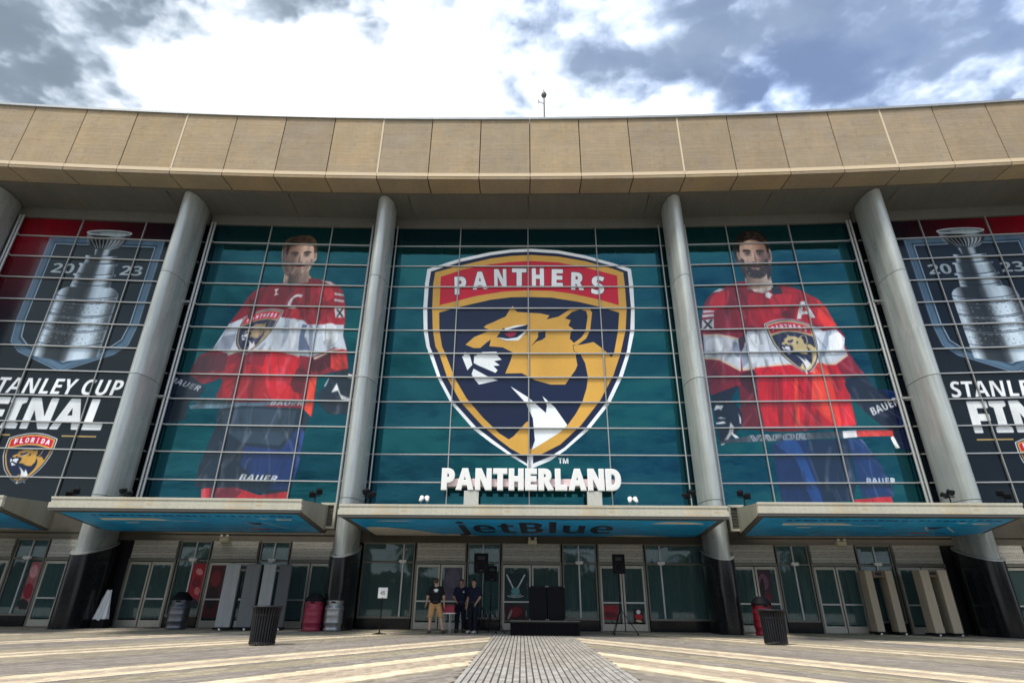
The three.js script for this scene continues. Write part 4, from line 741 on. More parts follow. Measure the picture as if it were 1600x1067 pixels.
const sideArt = (flip) => (c) => {
  if (flip) { c.translate(1024, 0); c.scale(-1, 1); }
  c.fillStyle = '#0a3f86'; for (let i = 0; i < 26; i++) { const w = 10 + hash(i, 3) * 22; c.fillRect(110 + i * 34, 44 + 3 * Math.sin(i), w, 30); } for (let i = 0; i < 12; i++) c.fillRect(210 + i * 56, 402, 34 + hash(i, 9) * 16, 10);
  c.fillStyle = cream; c.fillRect(110, 128, 250, 52); c.beginPath(); c.moveTo(360, 128); c.lineTo(420, 180); c.lineTo(360, 180); c.fill(); c.fillRect(188, 236, 60, 20); c.fillRect(900, 120, 70, 26); c.fillRect(830, 108, 40, 12); c.fillRect(420, 190, 120, 8);
  // small tail-fin emblem
  c.fillStyle = '#0b2f7d'; c.beginPath(); c.moveTo(742, 230); c.lineTo(812, 222); c.lineTo(790, 292); c.lineTo(770, 292); c.fill(); c.strokeStyle = '#cfd6dc'; c.lineWidth = 9; c.beginPath(); c.moveTo(734, 226); c.lineTo(770, 330); c.moveTo(824, 220); c.lineTo(900, 380); c.moveTo(752, 290); c.lineTo(806, 286); c.stroke(); c.fillStyle = '#c4271f'; c.fillRect(716, 392, 84, 36);
};
sheet(1, 'blue banner with pale bar and tail-fin emblem under the left canopy', sideArt(false));
sheet(2, 'blue banner with pale bar and tail-fin emblem under the right canopy', (c) => { c.save(); sideArt(false)(c); c.restore(); });
sheet(3, 'blue banner under the canopy cut off by the left edge', (c) => { cloud(c, [[640, 512], [760, 420, 880, 470], [960, 470, 980, 512]]); c.fillStyle = cream; c.fillRect(700, 110, 220, 40); });
sheet(4, 'blue banner under the canopy cut off by the right edge', (c) => { cloud(c, [[40, 512], [120, 420, 240, 470], [330, 470, 350, 512]]); });

// ---------- PANTHERLAND letters on the middle canopy ----------
const font = await new FontLoader().loadAsync('fonts/droid/droid_sans_bold.typeface.json');
{
  const g0 = thing('letter_sign', 'large white PANTHERLAND letters standing on the middle canopy', 'letter sign', [0.07, 0, 0.7]);
  const geos = [...'PANTHERLAND'].map((ch) => { const g = new TextGeometry(ch, { font, size: 1, depth: 0.12, curveSegments: 6, bevelEnabled: true, bevelThickness: 0.012, bevelSize: 0.06, bevelSegments: 2 }); g.computeBoundingBox(); return [ch, g, g.boundingBox]; });
  const h = 0.90, total = 7.44, gap = 0.055, ws = geos.map(([ch, , b]) => (b.max.x - b.min.x)), k = (total - gap * 10) / ws.reduce((a, b) => a + b, 0); let x = -total / 2;
  geos.forEach(([ch, g, b], i) => { const ky = h / (b.max.y - b.min.y); g.translate(-b.min.x, -b.min.y, 0).scale(k, ky, 1); const L = part('letter', g, M.white, g0); L.position.set(x, 5.165, 0); x += ws[i] * k + gap; });
  part('rail', rbox(7.0, 0.33, 0.06, 0, 5.5, -0.06), std([0.72, 0.55, 0.56], 0.6), g0); part('rail', rbox(7.0, 0.05, 0.08, 0, 5.3, -0.06), M.aluDark, g0);
  for (const px of [-2.46, 2.6]) part('support_post', ubox(0.6, 0.86, 0.2, px, 4.72, -0.02, 0.5), std([0.55, 0.55, 0.50], 0.6, 0, { map: grime }), g0);
}
// ---------- floodlights, spots, mast and rods ----------
const floodProto = (() => {
  const t = thing('floodlight_bar', 'x', 'floodlight', [0, 0, 0], 0, 'floodlight bars on the columns');
  for (const x of [-1.03, 1.03]) part('stem', [rod([x, -0.45, 0], [x, 0.12, 0], 0.025), rbox(0.4, 0.04, 0.05, x, 0.06, 0)], M.black, t);
  for (const x of [-1.16, -0.9, 0.9, 1.16]) { const h = part('lamp_head', [rbox(0.22, 0.17, 0.13), new THREE.CylinderGeometry(0.07, 0.1, 0.09, 14).rotateX(Math.PI / 2).translate(0, 0, -0.1), rbox(0.26, 0.03, 0.05, 0, -0.11, 0)], M.black, t); h.position.set(x, 0.16 + (Math.abs(x) < 1 ? 0.06 : -0.05), 0.02); h.rotation.set(0.5, x > 0 ? -0.5 : 0.5, x * 0.2); }
  return t;
})();
[['black floodlight bar on the column left of the player marked C', -16.83, 4.6], ['black floodlight bar on the column left of the panther shield', -7.28, 4.62], ['black floodlight bar on the column right of the panther shield', 7.16, 4.64], ['black floodlight bar on the column right of the player marked A', 17.0, 4.7]].forEach(([l, s, y], i) => {
  const o = i ? floodProto.clone() : floodProto; if (i) { o.name = numbered('floodlight_bar'); scene.add(o); } o.position.set(s, y, 2.2); o.userData = { ...floodProto.userData, label: l };
});
for (const [l, x] of [['pair of small white spotlights on the left end of the middle canopy', -3.53], ['pair of small white spotlights on the right end of the middle canopy', 3.33]]) {
  const t = thing('spotlight_pair', l, 'spotlight', [x, YS + 0.41, 5.45], 0, 'small spotlights on the middle canopy');
  for (const d of [-0.1, 0.1]) { part('stem', new THREE.CylinderGeometry(0.02, 0.02, 0.1, 8).translate(d, 0.05, 0), M.aluDark, t); const h = part('lamp_head', lathe([[0.0, -0.09], [0.05, -0.08], [0.06, 0.02], [0.085, 0.1], [0.0, 0.085]], 14), M.white, t); h.position.set(d, 0.16, 0); h.rotation.set(-0.9, 0, d * 2); }
}
{
  const t = thing('roof_mast', 'thin dark mast with a round sensor head on the roof edge', 'mast', [0.845, 23.15, 2.7]);
  part('pole', rod([0, 0, 0], [0, 2.3, 0], 0.05, 8, 0.035), M.aluDark, t); part('sensor_head', lathe([[0, 2.0], [0.12, 2.08], [0.15, 2.2], [0.1, 2.34], [0.03, 2.42], [0.02, 2.62], [0, 2.62]], 14), M.aluDark, t); part('side_arm', [rod([0, 1.55, 0], [-0.28, 1.72, 0], 0.02), rod([-0.28, 1.6, 0], [-0.28, 1.86, 0], 0.025)], M.aluDark, t);
  for (const [x, h, w] of [[-9.35, 0.75, 'above the player marked C'], [-2.99, 0.85, 'left of the mast'], [3.31, 0.7, 'right of the mast'], [9.59, 0.8, 'above the player marked A'], [16.06, 0.9, 'farthest right']]) tag(part('lightning_rod', [rod([x, 23.14, 2.75], [x, 23.14 + h, 2.75], 0.016, 6, 0.008), rod([x, 23.14, 2.75], [x, 23.25, 2.75], 0.04, 6)], M.aluDark), `thin lightning rod on the roof edge, ${w}`, 'lightning rod', 'lightning rods along the roof edge');
}
// ---------- small fittings on the storefront ----------
for (const [x, w] of [[-12.39, 'left'], [0.12, 'middle'], [12.43, 'right']]) {
  const t = thing('emergency_light', `small yellowed twin-head emergency light above the ${w} entrance sign`, 'emergency light', F(x, 0.2, 3.2), 0, 'emergency lights above the entrances');
  part('case', rbox(0.36, 0.16, 0.14), std([0.62, 0.58, 0.40], 0.5), t);
  for (const d of [-0.12, 0.12]) part('lamp_head', new THREE.CylinderGeometry(0.055, 0.045, 0.08, 12).rotateX(1.2).translate(d, 0.13, 0.05), std([0.68, 0.66, 0.55], 0.4), t);
}
[[-19.98, 'window at the far left'], [-13.51, 'window left of the grey detectors'], [-10.36, 'window behind the grey detectors'], [-5.11, 'wide window left of the people'], [1.99, 'window right of the loudspeaker stack'], [5.25, 'wide window right of the lone loudspeaker'], [10.5, 'window behind the right trash can'], [13.68, 'window behind the tan detectors']].forEach(([x, w]) => {
  const t = thing('wall_light', `small white box light on the bar of the ${w}`, 'wall light', F(x, 0.13, 2.45), 0, 'white box lights on the window bars'); part('housing', rbox(0.3, 0.11, 0.14, 0, 0, 0, 0.03), M.white, t); part('lens', rbox(0.2, 0.02, 0.08, 0, -0.065, 0.0), std([0.9, 0.9, 0.85], 0.3), t);
});
// posters and displays behind the glass
const poster = (label, x, y, w, h, fn, o = (/window/.test(label) && !/sticker/.test(label)) ? 0.017 : 0.048) => {
  const t = new THREE.CanvasTexture((() => { const c = document.createElement('canvas'); c.width = 128; c.height = 192; const k = c.getContext('2d'); fn(k); const im = k.getImageData(0, 0, 128, 192), d = im.data; for (let i = 0; i < d.length; i += 4) { const f = 0.85 + 0.3 * fbm((i / 4 % 128) / 18, Math.floor(i / 512) / 18, 3); for (let e = 0; e < 3; e++) d[i + e] *= Math.min(1.15, f); } k.putImageData(im, 0, 0); return c; })()); t.colorSpace = THREE.SRGBColorSpace;
  tag(part('poster', place(new THREE.BoxGeometry(w, h, 0.015), x, o, y), std([1, 1, 1], 0.6, 0, { map: t })), label, 'poster');
};
const blot = (bg, list) => (k) => { k.fillStyle = bg; k.fillRect(0, 0, 128, 192); for (const [c, x, y, w, h] of list) { k.fillStyle = c; k.beginPath(); k.ellipse(x, y, w, h, 0.2, 0, 7); k.fill(); } };
poster('red poster with pale figures in the window between the left double doors', -13.2, 1.56, 0.55, 1.5, blot('#a81a2e', [['#d98a8a', 64, 40, 34, 14], ['#7c0f20', 60, 90, 40, 30], ['#cf6a6a', 80, 130, 26, 18], ['#1d1a2c', 60, 180, 60, 18]]));
poster('dark red poster on the left leaf of the door at the grey detectors', -12.47, 1.3, 0.62, 1.9, blot('#4c0d18', [['#7c1624', 60, 50, 40, 30], ['#21060c', 60, 120, 50, 40]]));
poster('faded pink and red poster in the far left window', -19.58, 1.45, 0.42, 1.7, blot('#a4585f', [['#c98f92', 50, 40, 50, 26], ['#8c1020', 60, 120, 60, 30], ['#15141f', 60, 178, 70, 24]]));
poster('dim violet sheet on the right leaf of the door at the people', -3.05, 1.62, 0.72, 1.2, blot('#4d4657', [['#5d5668', 60, 60, 50, 60]]));
poster('window sticker of crossed white hockey sticks on the middle door', -0.56, 1.55, 0.85, 1.0, (k) => { k.fillStyle = '#0a2a30'; k.fillRect(0, 0, 128, 192); k.strokeStyle = '#d6dcdc'; k.lineWidth = 9; k.beginPath(); k.moveTo(10, 10); k.lineTo(56, 120); k.moveTo(120, 10); k.lineTo(70, 120); k.stroke(); k.fillStyle = '#5f9a9c'; k.beginPath(); k.arc(64, 128, 26, 0, 7); k.fill(); k.strokeStyle = '#9fb4b4'; k.lineWidth = 7; k.beginPath(); k.moveTo(16, 160); k.quadraticCurveTo(64, 178, 112, 160); k.moveTo(34, 150); k.quadraticCurveTo(64, 168, 96, 150); k.stroke(); });
poster('dark red poster low on the middle door beside the black stage', -0.56, 0.62, 0.8, 0.56, blot('#3a0f16', [['#7d1626', 64, 90, 40, 60], ['#9a8f8c', 30, 120, 8, 60]]));
poster('red poster low on the left leaf of the door at the lone loudspeaker', 3.15, 0.66, 0.6, 0.52, blot('#8d1222', [['#5c0a15', 60, 130, 60, 40]]));
poster('red, white and cream poster on the right leaf of the lone loudspeaker door', 4.22, 0.55, 0.4, 0.5, blot('#1a0d10', [['#b01a22', 64, 110, 50, 40], ['#d8dcdc', 64, 45, 26, 30], ['#d0b890', 64, 168, 40, 14]]));
poster('dark plum poster on the right leaf of the door behind the right red barrel', 9.22, 1.6, 0.6, 1.4, blot('#35202c', [['#6c4654', 60, 70, 40, 40], ['#591422', 70, 140, 40, 20], ['#15101a', 40, 110, 20, 60]]));

// ---------- trash cans: flared slatted steel ----------
const canMat = new THREE.MeshStandardMaterial({ color: c3(0.010, 0.011, 0.015), roughness: 0.45, metalness: 0.3 });
const canProto = (() => {
  const t = thing('trash_can', 'x', 'trash can', [0, 0, 0], 0, 'black slatted trash cans on the plaza');
  part('liner', lathe([[0.0, 0.04], [0.26, 0.04], [0.275, 0.8], [0.25, 0.8], [0.24, 0.1], [0.0, 0.1]], 24), M.rubber, t);
  for (let i = 0; i < 30; i++) { const a = (i / 30) * Math.PI * 2, s = part('slat', slatGeo(), canMat, t); s.rotation.y = a; }
  part('rim', new THREE.TorusGeometry(0.365, 0.022, 8, 36).rotateX(Math.PI / 2).translate(0, 0.845, 0), canMat, t);
  part('hoop', new THREE.TorusGeometry(0.298, 0.014, 6, 36).rotateX(Math.PI / 2).translate(0, 0.06, 0), canMat, t); part('hoop', new THREE.TorusGeometry(0.304, 0.012, 6, 36).rotateX(Math.PI / 2).translate(0, 0.66, 0), canMat, t);
  part('lid', lathe([[0.29, 0.80], [0.33, 0.835], [0.30, 0.86], [0.2, 0.862], [0.17, 0.83], [0.17, 0.78]], 30), M.black, t);
  return t;
})();
function slatGeo() { if (!slatGeo.g) { const sh = new THREE.CatmullRomCurve3([[0.292, 0.02], [0.3, 0.3], [0.305, 0.6], [0.322, 0.74], [0.362, 0.84]].map(([r, y]) => new THREE.Vector3(r, y, 0))); const g = new THREE.TubeGeometry(sh, 10, 0.5, 4); const p = g.attributes.position; for (let i = 0; i <= 10; i++) { const c = sh.getPointAt(i / 10); for (let j = 0; j <= 4; j++) { const k = i * 5 + j, a = (j / 4) * Math.PI * 2 + Math.PI / 4; p.setXYZ(k, c.x + Math.cos(a) * 0.007, c.y, Math.sin(a) * 0.027); } } g.computeVertexNormals(); slatGeo.g = g; } return slatGeo.g; }
canProto.position.set(-6.6, 0, 9.16); canProto.userData.label = 'black slatted trash can in front of the grey metal detectors';
{ const o = canProto.clone(); o.name = numbered('trash_can'); o.position.set(6.58, 0, 7.1); o.rotation.y = 0.4; o.userData = { ...canProto.userData, label: 'black slatted trash can in front of the red barrel on the right' }; scene.add(o); }
// ---------- keg-shaped barrels ----------
function keg(label, x, z, h, r, mat, lid) {
  const t = thing('barrel', label, 'barrel', [x, 0, z], rnd(), 'keg-shaped barrels by the entrances');
  const b = [[0, 0.02], [r * 0.9, 0.0], [r * 0.96, 0.02], [r * 0.96, h * 0.10], [r * 0.88, h * 0.13]]; const rib = (y) => b.push([r * 0.975, h * (y - 0.025)], [r * 1.02, h * y], [r * 0.975, h * (y + 0.025)]);
  rib(0.28); b.push([r * 0.985, h * 0.4]); rib(0.52); b.push([r * 0.98, h * 0.64]); rib(0.72); b.push([r * 0.93, h * 0.82], [r * 0.82, h * 0.88], [r * 0.9, h * 0.90], [r * 0.9, h * 0.985], [r * 0.87, h], [r * 0.84, h * 0.985], [r * 0.82, h * 0.92], [0, h * 0.9]);
  part('shell', lathe(b, 36), mat, t);
  if (lid) part('lid', lathe([[r * 0.86, h * 0.97], [r * 1.0, h * 0.99], [r * 0.98, h * 1.06], [r * 0.74, h * 1.15], [r * 0.5, h * 1.25], [r * 0.42, h * 1.27], [r * 0.38, h * 1.2], [0, h * 1.18]], 30), lid, t);
  else part('valve', lathe([[0.06, h * 0.9], [0.06, h * 1.0], [0.03, h * 1.02], [0, h * 1.02]], 12), M.alu, t);
  for (const a of [0, Math.PI]) { const hnd = part('grip', rbox(0.16, 0.05, 0.02, 0, h * 0.945, r * 0.9), M.black, t); hnd.rotation.y = a; }
}
keg('dark steel barrel with black lid left of the grey detectors', -12.95, 1.6, 0.98, 0.36, std([0.16, 0.17, 0.19], 0.35, 0.7, { map: grime }), M.black);
keg('crimson barrel with black lid beside the granite column foot on the left', -7.82, 2.05, 0.98, 0.34, std([0.30, 0.022, 0.055], 0.4, 0.1, { map: grime }), M.black);
keg('light steel barrel without lid beside the crimson barrel', -7.1, 1.95, 1.0, 0.335, std([0.34, 0.36, 0.37], 0.35, 0.7, { map: grime }));
keg('red barrel half hidden behind the right trash can', 8.2, 2.2, 0.98, 0.34, std([0.22, 0.01, 0.025], 0.4, 0.1, { map: grime }), M.black);
// ---------- walk-through metal detectors ----------
function detector(label, x, z, gap, w, mat, side, turn, headMat, mat2 = mat) {
  const t = thing('metal_detector', label, 'metal detector', [x, 0, z], turn, 'walk-through metal detectors at the entrances');
  for (const d of [-1, 1]) { const p = part('side_panel', [rbox(w, 2.1, 0.5, d * (gap / 2 + w / 2), 1.15, 0, 0.025)], d > 0 ? mat2 : mat, t); part('edge_strip', rbox(0.03, 2.08, 0.44, d * (gap / 2 + (d > 0 ? w + 0.008 : -0.008 + 0)), 1.15, 0), side, t); part('base', rbox(w + 0.12, 0.06, 0.66, d * (gap / 2 + w / 2), 0.07, 0), M.black, t); for (const e of [-0.3, 0.3]) part('caster', new THREE.SphereGeometry(0.045, 12, 8).translate(d * (gap / 2 + w / 2 + 0.06), 0.045, e), M.white, t); }
  part('header', rbox(gap + 0.02, 0.24, 0.42, 0, 2.06, 0), headMat, t);
  part('display', rbox(0.22, 0.1, 0.03, 0, 2.07, 0.215), M.blackSatin, t);
}
const greyM = std([0.17, 0.18, 0.185], 0.7, 0, { map: grime }), greyW = std([0.36, 0.38, 0.385], 0.7, 0, { map: grime }), greyD = std([0.09, 0.095, 0.10], 0.7), tan = std([0.52, 0.44, 0.33], 0.75, 0, { map: grime });
detector('light grey walk-through metal detector right of the dark steel barrel', -10.6, 2.05, 0.2, 0.5, greyW, greyD, 0.22, M.aluDark, greyM);
detector('grey walk-through metal detector behind the left trash can', -9.45, 1.85, 0.12, 0.42, greyW, greyD, 0.4, M.aluDark, greyD);
detector('tan walk-through metal detector nearest the middle, with reddish top', 13.25, 0.85, 0.48, 0.27, tan, std([0.05, 0.02, 0.02], 0.7), -0.05, std([0.16, 0.11, 0.07], 0.6));
detector('tan walk-through metal detector farthest right', 14.88, 1.5, 0.3, 0.33, tan, M.black, -0.05, std([0.16, 0.11, 0.07], 0.6));
// ---------- loudspeakers, stage, table, sign ----------
function speaker(label, x, y, z, w, h, turn) {
  const t = thing('loudspeaker', label, 'loudspeaker', [x, y, z], turn, 'black loudspeakers on tripods');
  const sh = new THREE.Shape(); sh.moveTo(-w / 2, 0.17); sh.lineTo(w / 2, 0.17); sh.lineTo(w * 0.34, -0.19); sh.lineTo(-w * 0.34, -0.19); sh.closePath();
  part('cabinet', new THREE.ExtrudeGeometry(sh, { depth: h, bevelEnabled: true, bevelSize: 0.012, bevelThickness: 0.012, bevelSegments: 2 }).rotateX(Math.PI / 2).translate(0, h / 2, 0).scale(1, 1, -1).scale(1, 1, -1), M.black, t);
  part('grille', rbox(w * 0.9, h * 0.92, 0.02, 0, 0, 0.19), std([0.008, 0.008, 0.010], 0.85, 0, { specularIntensity: 0.25 }), t);
  part('woofer', new THREE.TorusGeometry(w * 0.33, 0.012, 8, 28).translate(0, -h * 0.2, 0.2), M.blackSatin, t); part('horn', rbox(w * 0.55, h * 0.2, 0.015, 0, h * 0.26, 0.2), M.blackSatin, t);
  part('badge', rbox(0.05, 0.02, 0.01, 0, -h * 0.42, 0.204), M.aluDull, t);
}
function tripod(label, x, z, top) {
  const t = thing('speaker_stand', label, 'speaker stand', [x, 0, z], rr(0, 1), 'tripod speaker stands');
  part('pole', [rod([0, 0.35, 0], [0, 1.2, 0], 0.022), rod([0, 1.1, 0], [0, top, 0], 0.017)], M.black, t); part('collar', [new THREE.CylinderGeometry(0.035, 0.035, 0.09, 12).translate(0, 0.78, 0), new THREE.CylinderGeometry(0.03, 0.03, 0.07, 12).translate(0, 1.2, 0)], M.black, t);
  for (let i = 0; i < 3; i++) { const a = i * 2.094 + 0.6; part('leg', rod([0.02 * Math.cos(a), 0.78, 0.02 * Math.sin(a)], [0.55 * Math.cos(a), 0.03, 0.55 * Math.sin(a)], 0.014), M.black, t); part('brace', rod([0.0, 0.36, 0], [0.3 * Math.cos(a), 0.38, 0.3 * Math.sin(a)], 0.009), M.black, t); part('foot', new THREE.SphereGeometry(0.028, 10, 8).translate(0.55 * Math.cos(a), 0.027, 0.55 * Math.sin(a)), M.rubber, t); }
}
tripod('black tripod stand left of the stage', -1.72, 2.7, 1.95); speaker('large black loudspeaker on the tripod beside the people', -1.78, 2.26, 2.7, 0.48, 0.62, 0.1);
tripod('black tripod stand behind the large left loudspeaker', -1.42, 2.35, 1.7); speaker('smaller black loudspeaker behind the large one left of the stage', -1.46, 1.92, 2.35, 0.36, 0.48, 0.4);
tripod('black tripod stand in front of the door right of the stage', 3.12, 2.7, 1.95); speaker('lone black loudspeaker on a tripod right of the stage', 3.16, 2.26, 2.7, 0.42, 0.62, -0.15);
{
  const t = thing('stage_platform', 'low black stage with pale front edge before the middle doors', 'stage', [0.45, 0, 3.15]);
  part('deck', rbox(2.3, 0.07, 1.1, 0, 0.405, 0, 0.01), M.blackSatin, t); part('edge_trim', rbox(2.32, 0.03, 0.03, 0, 0.43, 0.56), M.aluDull, t);
  const sk = new THREE.PlaneGeometry(2.26, 0.37, 90, 1), p = sk.attributes.position; for (let i = 0; i < p.count; i++) p.setZ(i, 0.014 * Math.sin(p.getX(i) * 42) + 0.008 * Math.sin(p.getX(i) * 17)); sk.computeVertexNormals(); part('skirt', sk.translate(0, 0.185, 0.53), std([0.006, 0.006, 0.008], 0.9, 0, { specularIntensity: 0.2, side: THREE.DoubleSide }), t); part('skirt_side', [box(0.02, 0.37, 1.05, -1.13, 0.185, 0), box(0.02, 0.37, 1.05, 1.13, 0.185, 0)], M.rubber, t);
  for (const [x, l] of [[0.235, 'left black speaker cabinet standing on the stage'], [0.86, 'right black speaker cabinet standing on the stage']]) { const b = thing('speaker_cabinet', l, 'speaker cabinet', [x, 0.441, 3.05], 0, 'black cabinets on the stage'); part('cabinet', rbox(0.6, 1.06, 0.66, 0, 0.53, 0, 0.02), M.black, b); part('grille', rbox(0.54, 0.98, 0.02, 0, 0.53, 0.335, 0.008), std([0.007, 0.007, 0.010], 0.8, 0, { specularIntensity: 0.25 }), b); part('handle', rbox(0.14, 0.05, 0.02, 0, 1.0, 0.345), M.rubber, b); for (const c of [-0.28, 0.28]) part('corner', [rbox(0.05, 0.05, 0.03, c, 1.045, 0.33, 0.008), rbox(0.05, 0.05, 0.03, c, 0.02, 0.33, 0.008)], M.aluDull, b); }
}
{
  const t = thing('folding_table', 'small white-topped table between the people at the left door', 'table', [-2.95, 0, 2.55]);
  part('tabletop', rbox(0.62, 0.04, 0.6, 0, 0.62, 0, 0.012), std([0.72, 0.62, 0.62], 0.5), t);
  for (const [x, z] of [[-0.08, 0.26], [0.14, 0.26], [-0.08, -0.24], [0.14, -0.24]]) part('leg', rod([x, 0, z], [x, 0.6, z], 0.018), M.alu, t);
  const b = thing('red_box', 'dark red box on the small white-topped table', 'box', [-2.95, 0.641, 2.55]); part('body', rbox(0.56, 0.22, 0.42, 0, 0.11, 0, 0.02), std([0.26, 0.025, 0.045], 0.7), b); part('lid', rbox(0.58, 0.05, 0.44, 0, 0.23, 0, 0.012), std([0.17, 0.016, 0.03], 0.6), b);
}
{
  const t = thing('pole_sign', 'small white sign on a thin black pole at the left windows', 'sign', [-5.0, 0, 3.7]);
  part('base', lathe([[0, 0], [0.24, 0], [0.24, 0.015], [0.05, 0.04], [0.03, 0.06], [0, 0.06]], 26), M.black, t); part('pole', rod([0, 0.04, 0], [0, 1.1, 0], 0.02), M.black, t);
  const cv = document.createElement('canvas'); cv.width = cv.height = 128; const c = cv.getContext('2d'); c.fillStyle = '#e9e9e6'; c.fillRect(0, 0, 128, 128); c.fillStyle = '#2a2c30'; c.font = 'bold 62px sans-serif'; c.textAlign = 'center'; c.fillText('45', 64, 86); const tx = new THREE.CanvasTexture(cv); tx.colorSpace = THREE.SRGBColorSpace;
  part('frame', rbox(0.33, 0.34, 0.02, 0, 1.24, 0), M.alu, t); part('face', new THREE.PlaneGeometry(0.3, 0.31).translate(0, 1.24, 0.0125), std([1, 1, 1], 0.5, 0, { map: tx }), t);
}
{
  const t = thing('draped_stand', 'object draped in crumpled white plastic beside the left granite column foot', 'draped stand', [-16.05, 0, 1.25]);
  part('base', rbox(0.5, 0.3, 0.4, 0.05, 0.15, 0, 0.03), M.rubber, t);
  const g = new THREE.CylinderGeometry(0.09, 0.27, 1.02, 60, 26, false), p = g.attributes.position; for (let i = 0; i < p.count; i++) { const x = p.getX(i), y = p.getY(i), z = p.getZ(i), a = Math.atan2(z, x), k = 1 + 0.16 * Math.sin(a * 7 + y * 3) * (0.7 - y * 0.6) + 0.14 * (fbm(a * 2.5 + 9, y * 6, 4) - 0.5) * 2; p.setXYZ(i, x * k * 0.95 + 0.06 * (y + 0.5), y + 0.02 * Math.sin(a * 5), z * k * 0.75); } g.computeVertexNormals();
  part('plastic_sheet', g.translate(0, 0.77, 0), new THREE.MeshPhysicalMaterial({ color: c3(0.74, 0.77, 0.79), roughness: 0.22, side: THREE.DoubleSide }), t);
}
// ---------- across the plaza behind the viewer: what the glass mirrors ----------
{
  const leaf = new THREE.MeshPhysicalMaterial({ color: c3(0.035, 0.06, 0.022), roughness: 0.7, side: THREE.DoubleSide }), bark = std([0.16, 0.13, 0.10], 0.9);
  const palm = () => {
    const t = thing('palm_tree', 'x', 'palm tree', [0, 0, 0], 0, 'palms across the plaza mirrored in the glass');
    part('trunk', rod([0, 0, 0], [0.25, 6, 0], 0.24, 12, 0.15), bark, t);
    const P = []; for (let i = 0; i < 26; i++) { const a = i * 2.4, up = 0.9 - (i / 26) * 1.7, L = 2.5 + rnd(); let px = 0.25, py = 6, pz = 0, e = up; for (let k = 0; k < 14; k++) { e -= 0.13; const q = L / 14, nx = px + Math.cos(a) * Math.cos(e) * q, ny = py + Math.sin(e) * q, nz = pz + Math.sin(a) * Math.cos(e) * q, w = 0.55 * Math.sin((k + 1) / 15 * Math.PI) ** 0.6; for (const sd of [-1, 1]) { const lx = -Math.sin(a) * w * sd, lz = Math.cos(a) * w * sd; P.push(px, py, pz, nx, ny, nz, nx + lx + Math.cos(a) * 0.2, ny - w * 0.45, nz + lz + Math.sin(a) * 0.2); } px = nx; py = ny; pz = nz; } }
    const g = new THREE.BufferGeometry(); g.setAttribute('position', new THREE.Float32BufferAttribute(P, 3)); g.setAttribute('uv', new THREE.Float32BufferAttribute(new Float32Array(P.length / 3 * 2), 2)); g.computeVertexNormals(); part('crown', g, leaf, t); return t;
  };
  const proto = palm(); [[-10.5, 40, 1], [-21, 52, 1.15], [6, 58, 1.1], [17, 46, 0.95], [31, 55, 1.2], [-36, 56, 1.1]].forEach(([x, z, s], i) => { const o = i ? proto.clone() : proto; if (i) { o.name = numbered('palm_tree'); scene.add(o); } o.position.set(x, 0, z); o.rotation.y = i * 1.3; o.userData = { ...proto.userData, label: `palm across the plaza, mirrored in the glass, ${['nearest the walkway on the left', 'second from the walkway on the left', 'nearest the walkway on the right', 'second from the walkway on the right', 'farthest right', 'farthest left'][i]}` }; o.scale.setScalar(s); });
  const quad = new THREE.PlaneGeometry(0.6, 0.42), im = new THREE.InstancedMesh(quad, leaf, 26000), m = new THREE.Matrix4(), q = new THREE.Quaternion(), e = new THREE.Euler(), v = new THREE.Vector3(), s = new THREE.Vector3();
  for (let i = 0; i < 26000; i++) { const x = rr(-90, 90), top = 3.4 + 3.4 * fbm(x * 0.11, 3, 3), y = rr(0, 1) ** 1.1 * top; e.set(rr(0, 6), rr(0, 6), rr(0, 6)); m.compose(v.set(x, y, 64 + rr(-2.2, 2.2)), q.setFromEuler(e), s.setScalar(rr(0.7, 1.9))); im.setMatrixAt(i, m); im.setColorAt(i, new THREE.Color().setRGB(rr(0.6, 1.2), rr(0.7, 1.2), rr(0.5, 1))); }
  im.name = 'tree_belt'; im.castShadow = im.receiveShadow = true; im.userData = { kind: 'stuff', label: 'belt of shrubs and trees closing the plaza opposite the arena', category: 'trees' }; scene.add(im);
}

// ---------- people ----------
// A body is one smooth field: tapered capsules blended together and meshed.
const V = (a) => new THREE.Vector3(...a);
function sdf(fn, c, half, res) {
  const mc = new MarchingCubes(res, new THREE.MeshBasicMaterial(), false, false, 240000), h = res / 2; mc.isolation = 0;
  for (let z = 0; z < res; z++) for (let y = 0; y < res; y++) for (let x = 0; x < res; x++) mc.field[(z * res + y) * res + x] = -fn(c[0] + ((x - h) / h) * half[0], c[1] + ((y - h) / h) * half[1], c[2] + ((z - h) / h) * half[2]) * 10;
  mc.update();
  const n = mc.count, p = new Float32Array(n * 3); for (let i = 0; i < n; i++) for (let k = 0; k < 3; k++) p[i * 3 + k] = c[k] + mc.positionArray[i * 3 + k] * half[k];
  let g = new THREE.BufferGeometry(); g.setAttribute('position', new THREE.BufferAttribute(p, 3)); g = mergeVertices(g, 1e-4); g.computeVertexNormals(); g = g.toNonIndexed(); g.setAttribute('uv', new THREE.BufferAttribute(new Float32Array(g.attributes.position.count * 2), 2)); return g;
}
const smin = (a, b, k) => { const h = Math.max(k - Math.abs(a - b), 0) / k; return Math.min(a, b) - h * h * k * 0.25; };
const cap = (x, y, z, a, b, ra, rb) => { const bx = b[0] - a[0], by = b[1] - a[1], bz = b[2] - a[2], px = x - a[0], py = y - a[1], pz = z - a[2], t = clamp((px * bx + py * by + pz * bz) / (bx * bx + by * by + bz * bz), 0, 1); return Math.hypot(px - bx * t, py - by * t, pz - bz * t) - lerp(ra, rb, t); };
const ell = (x, y, z, c, r) => { const k = Math.hypot((x - c[0]) / r[0], (y - c[1]) / r[1], (z - c[2]) / r[2]); return (k - 1) * Math.min(...r); };
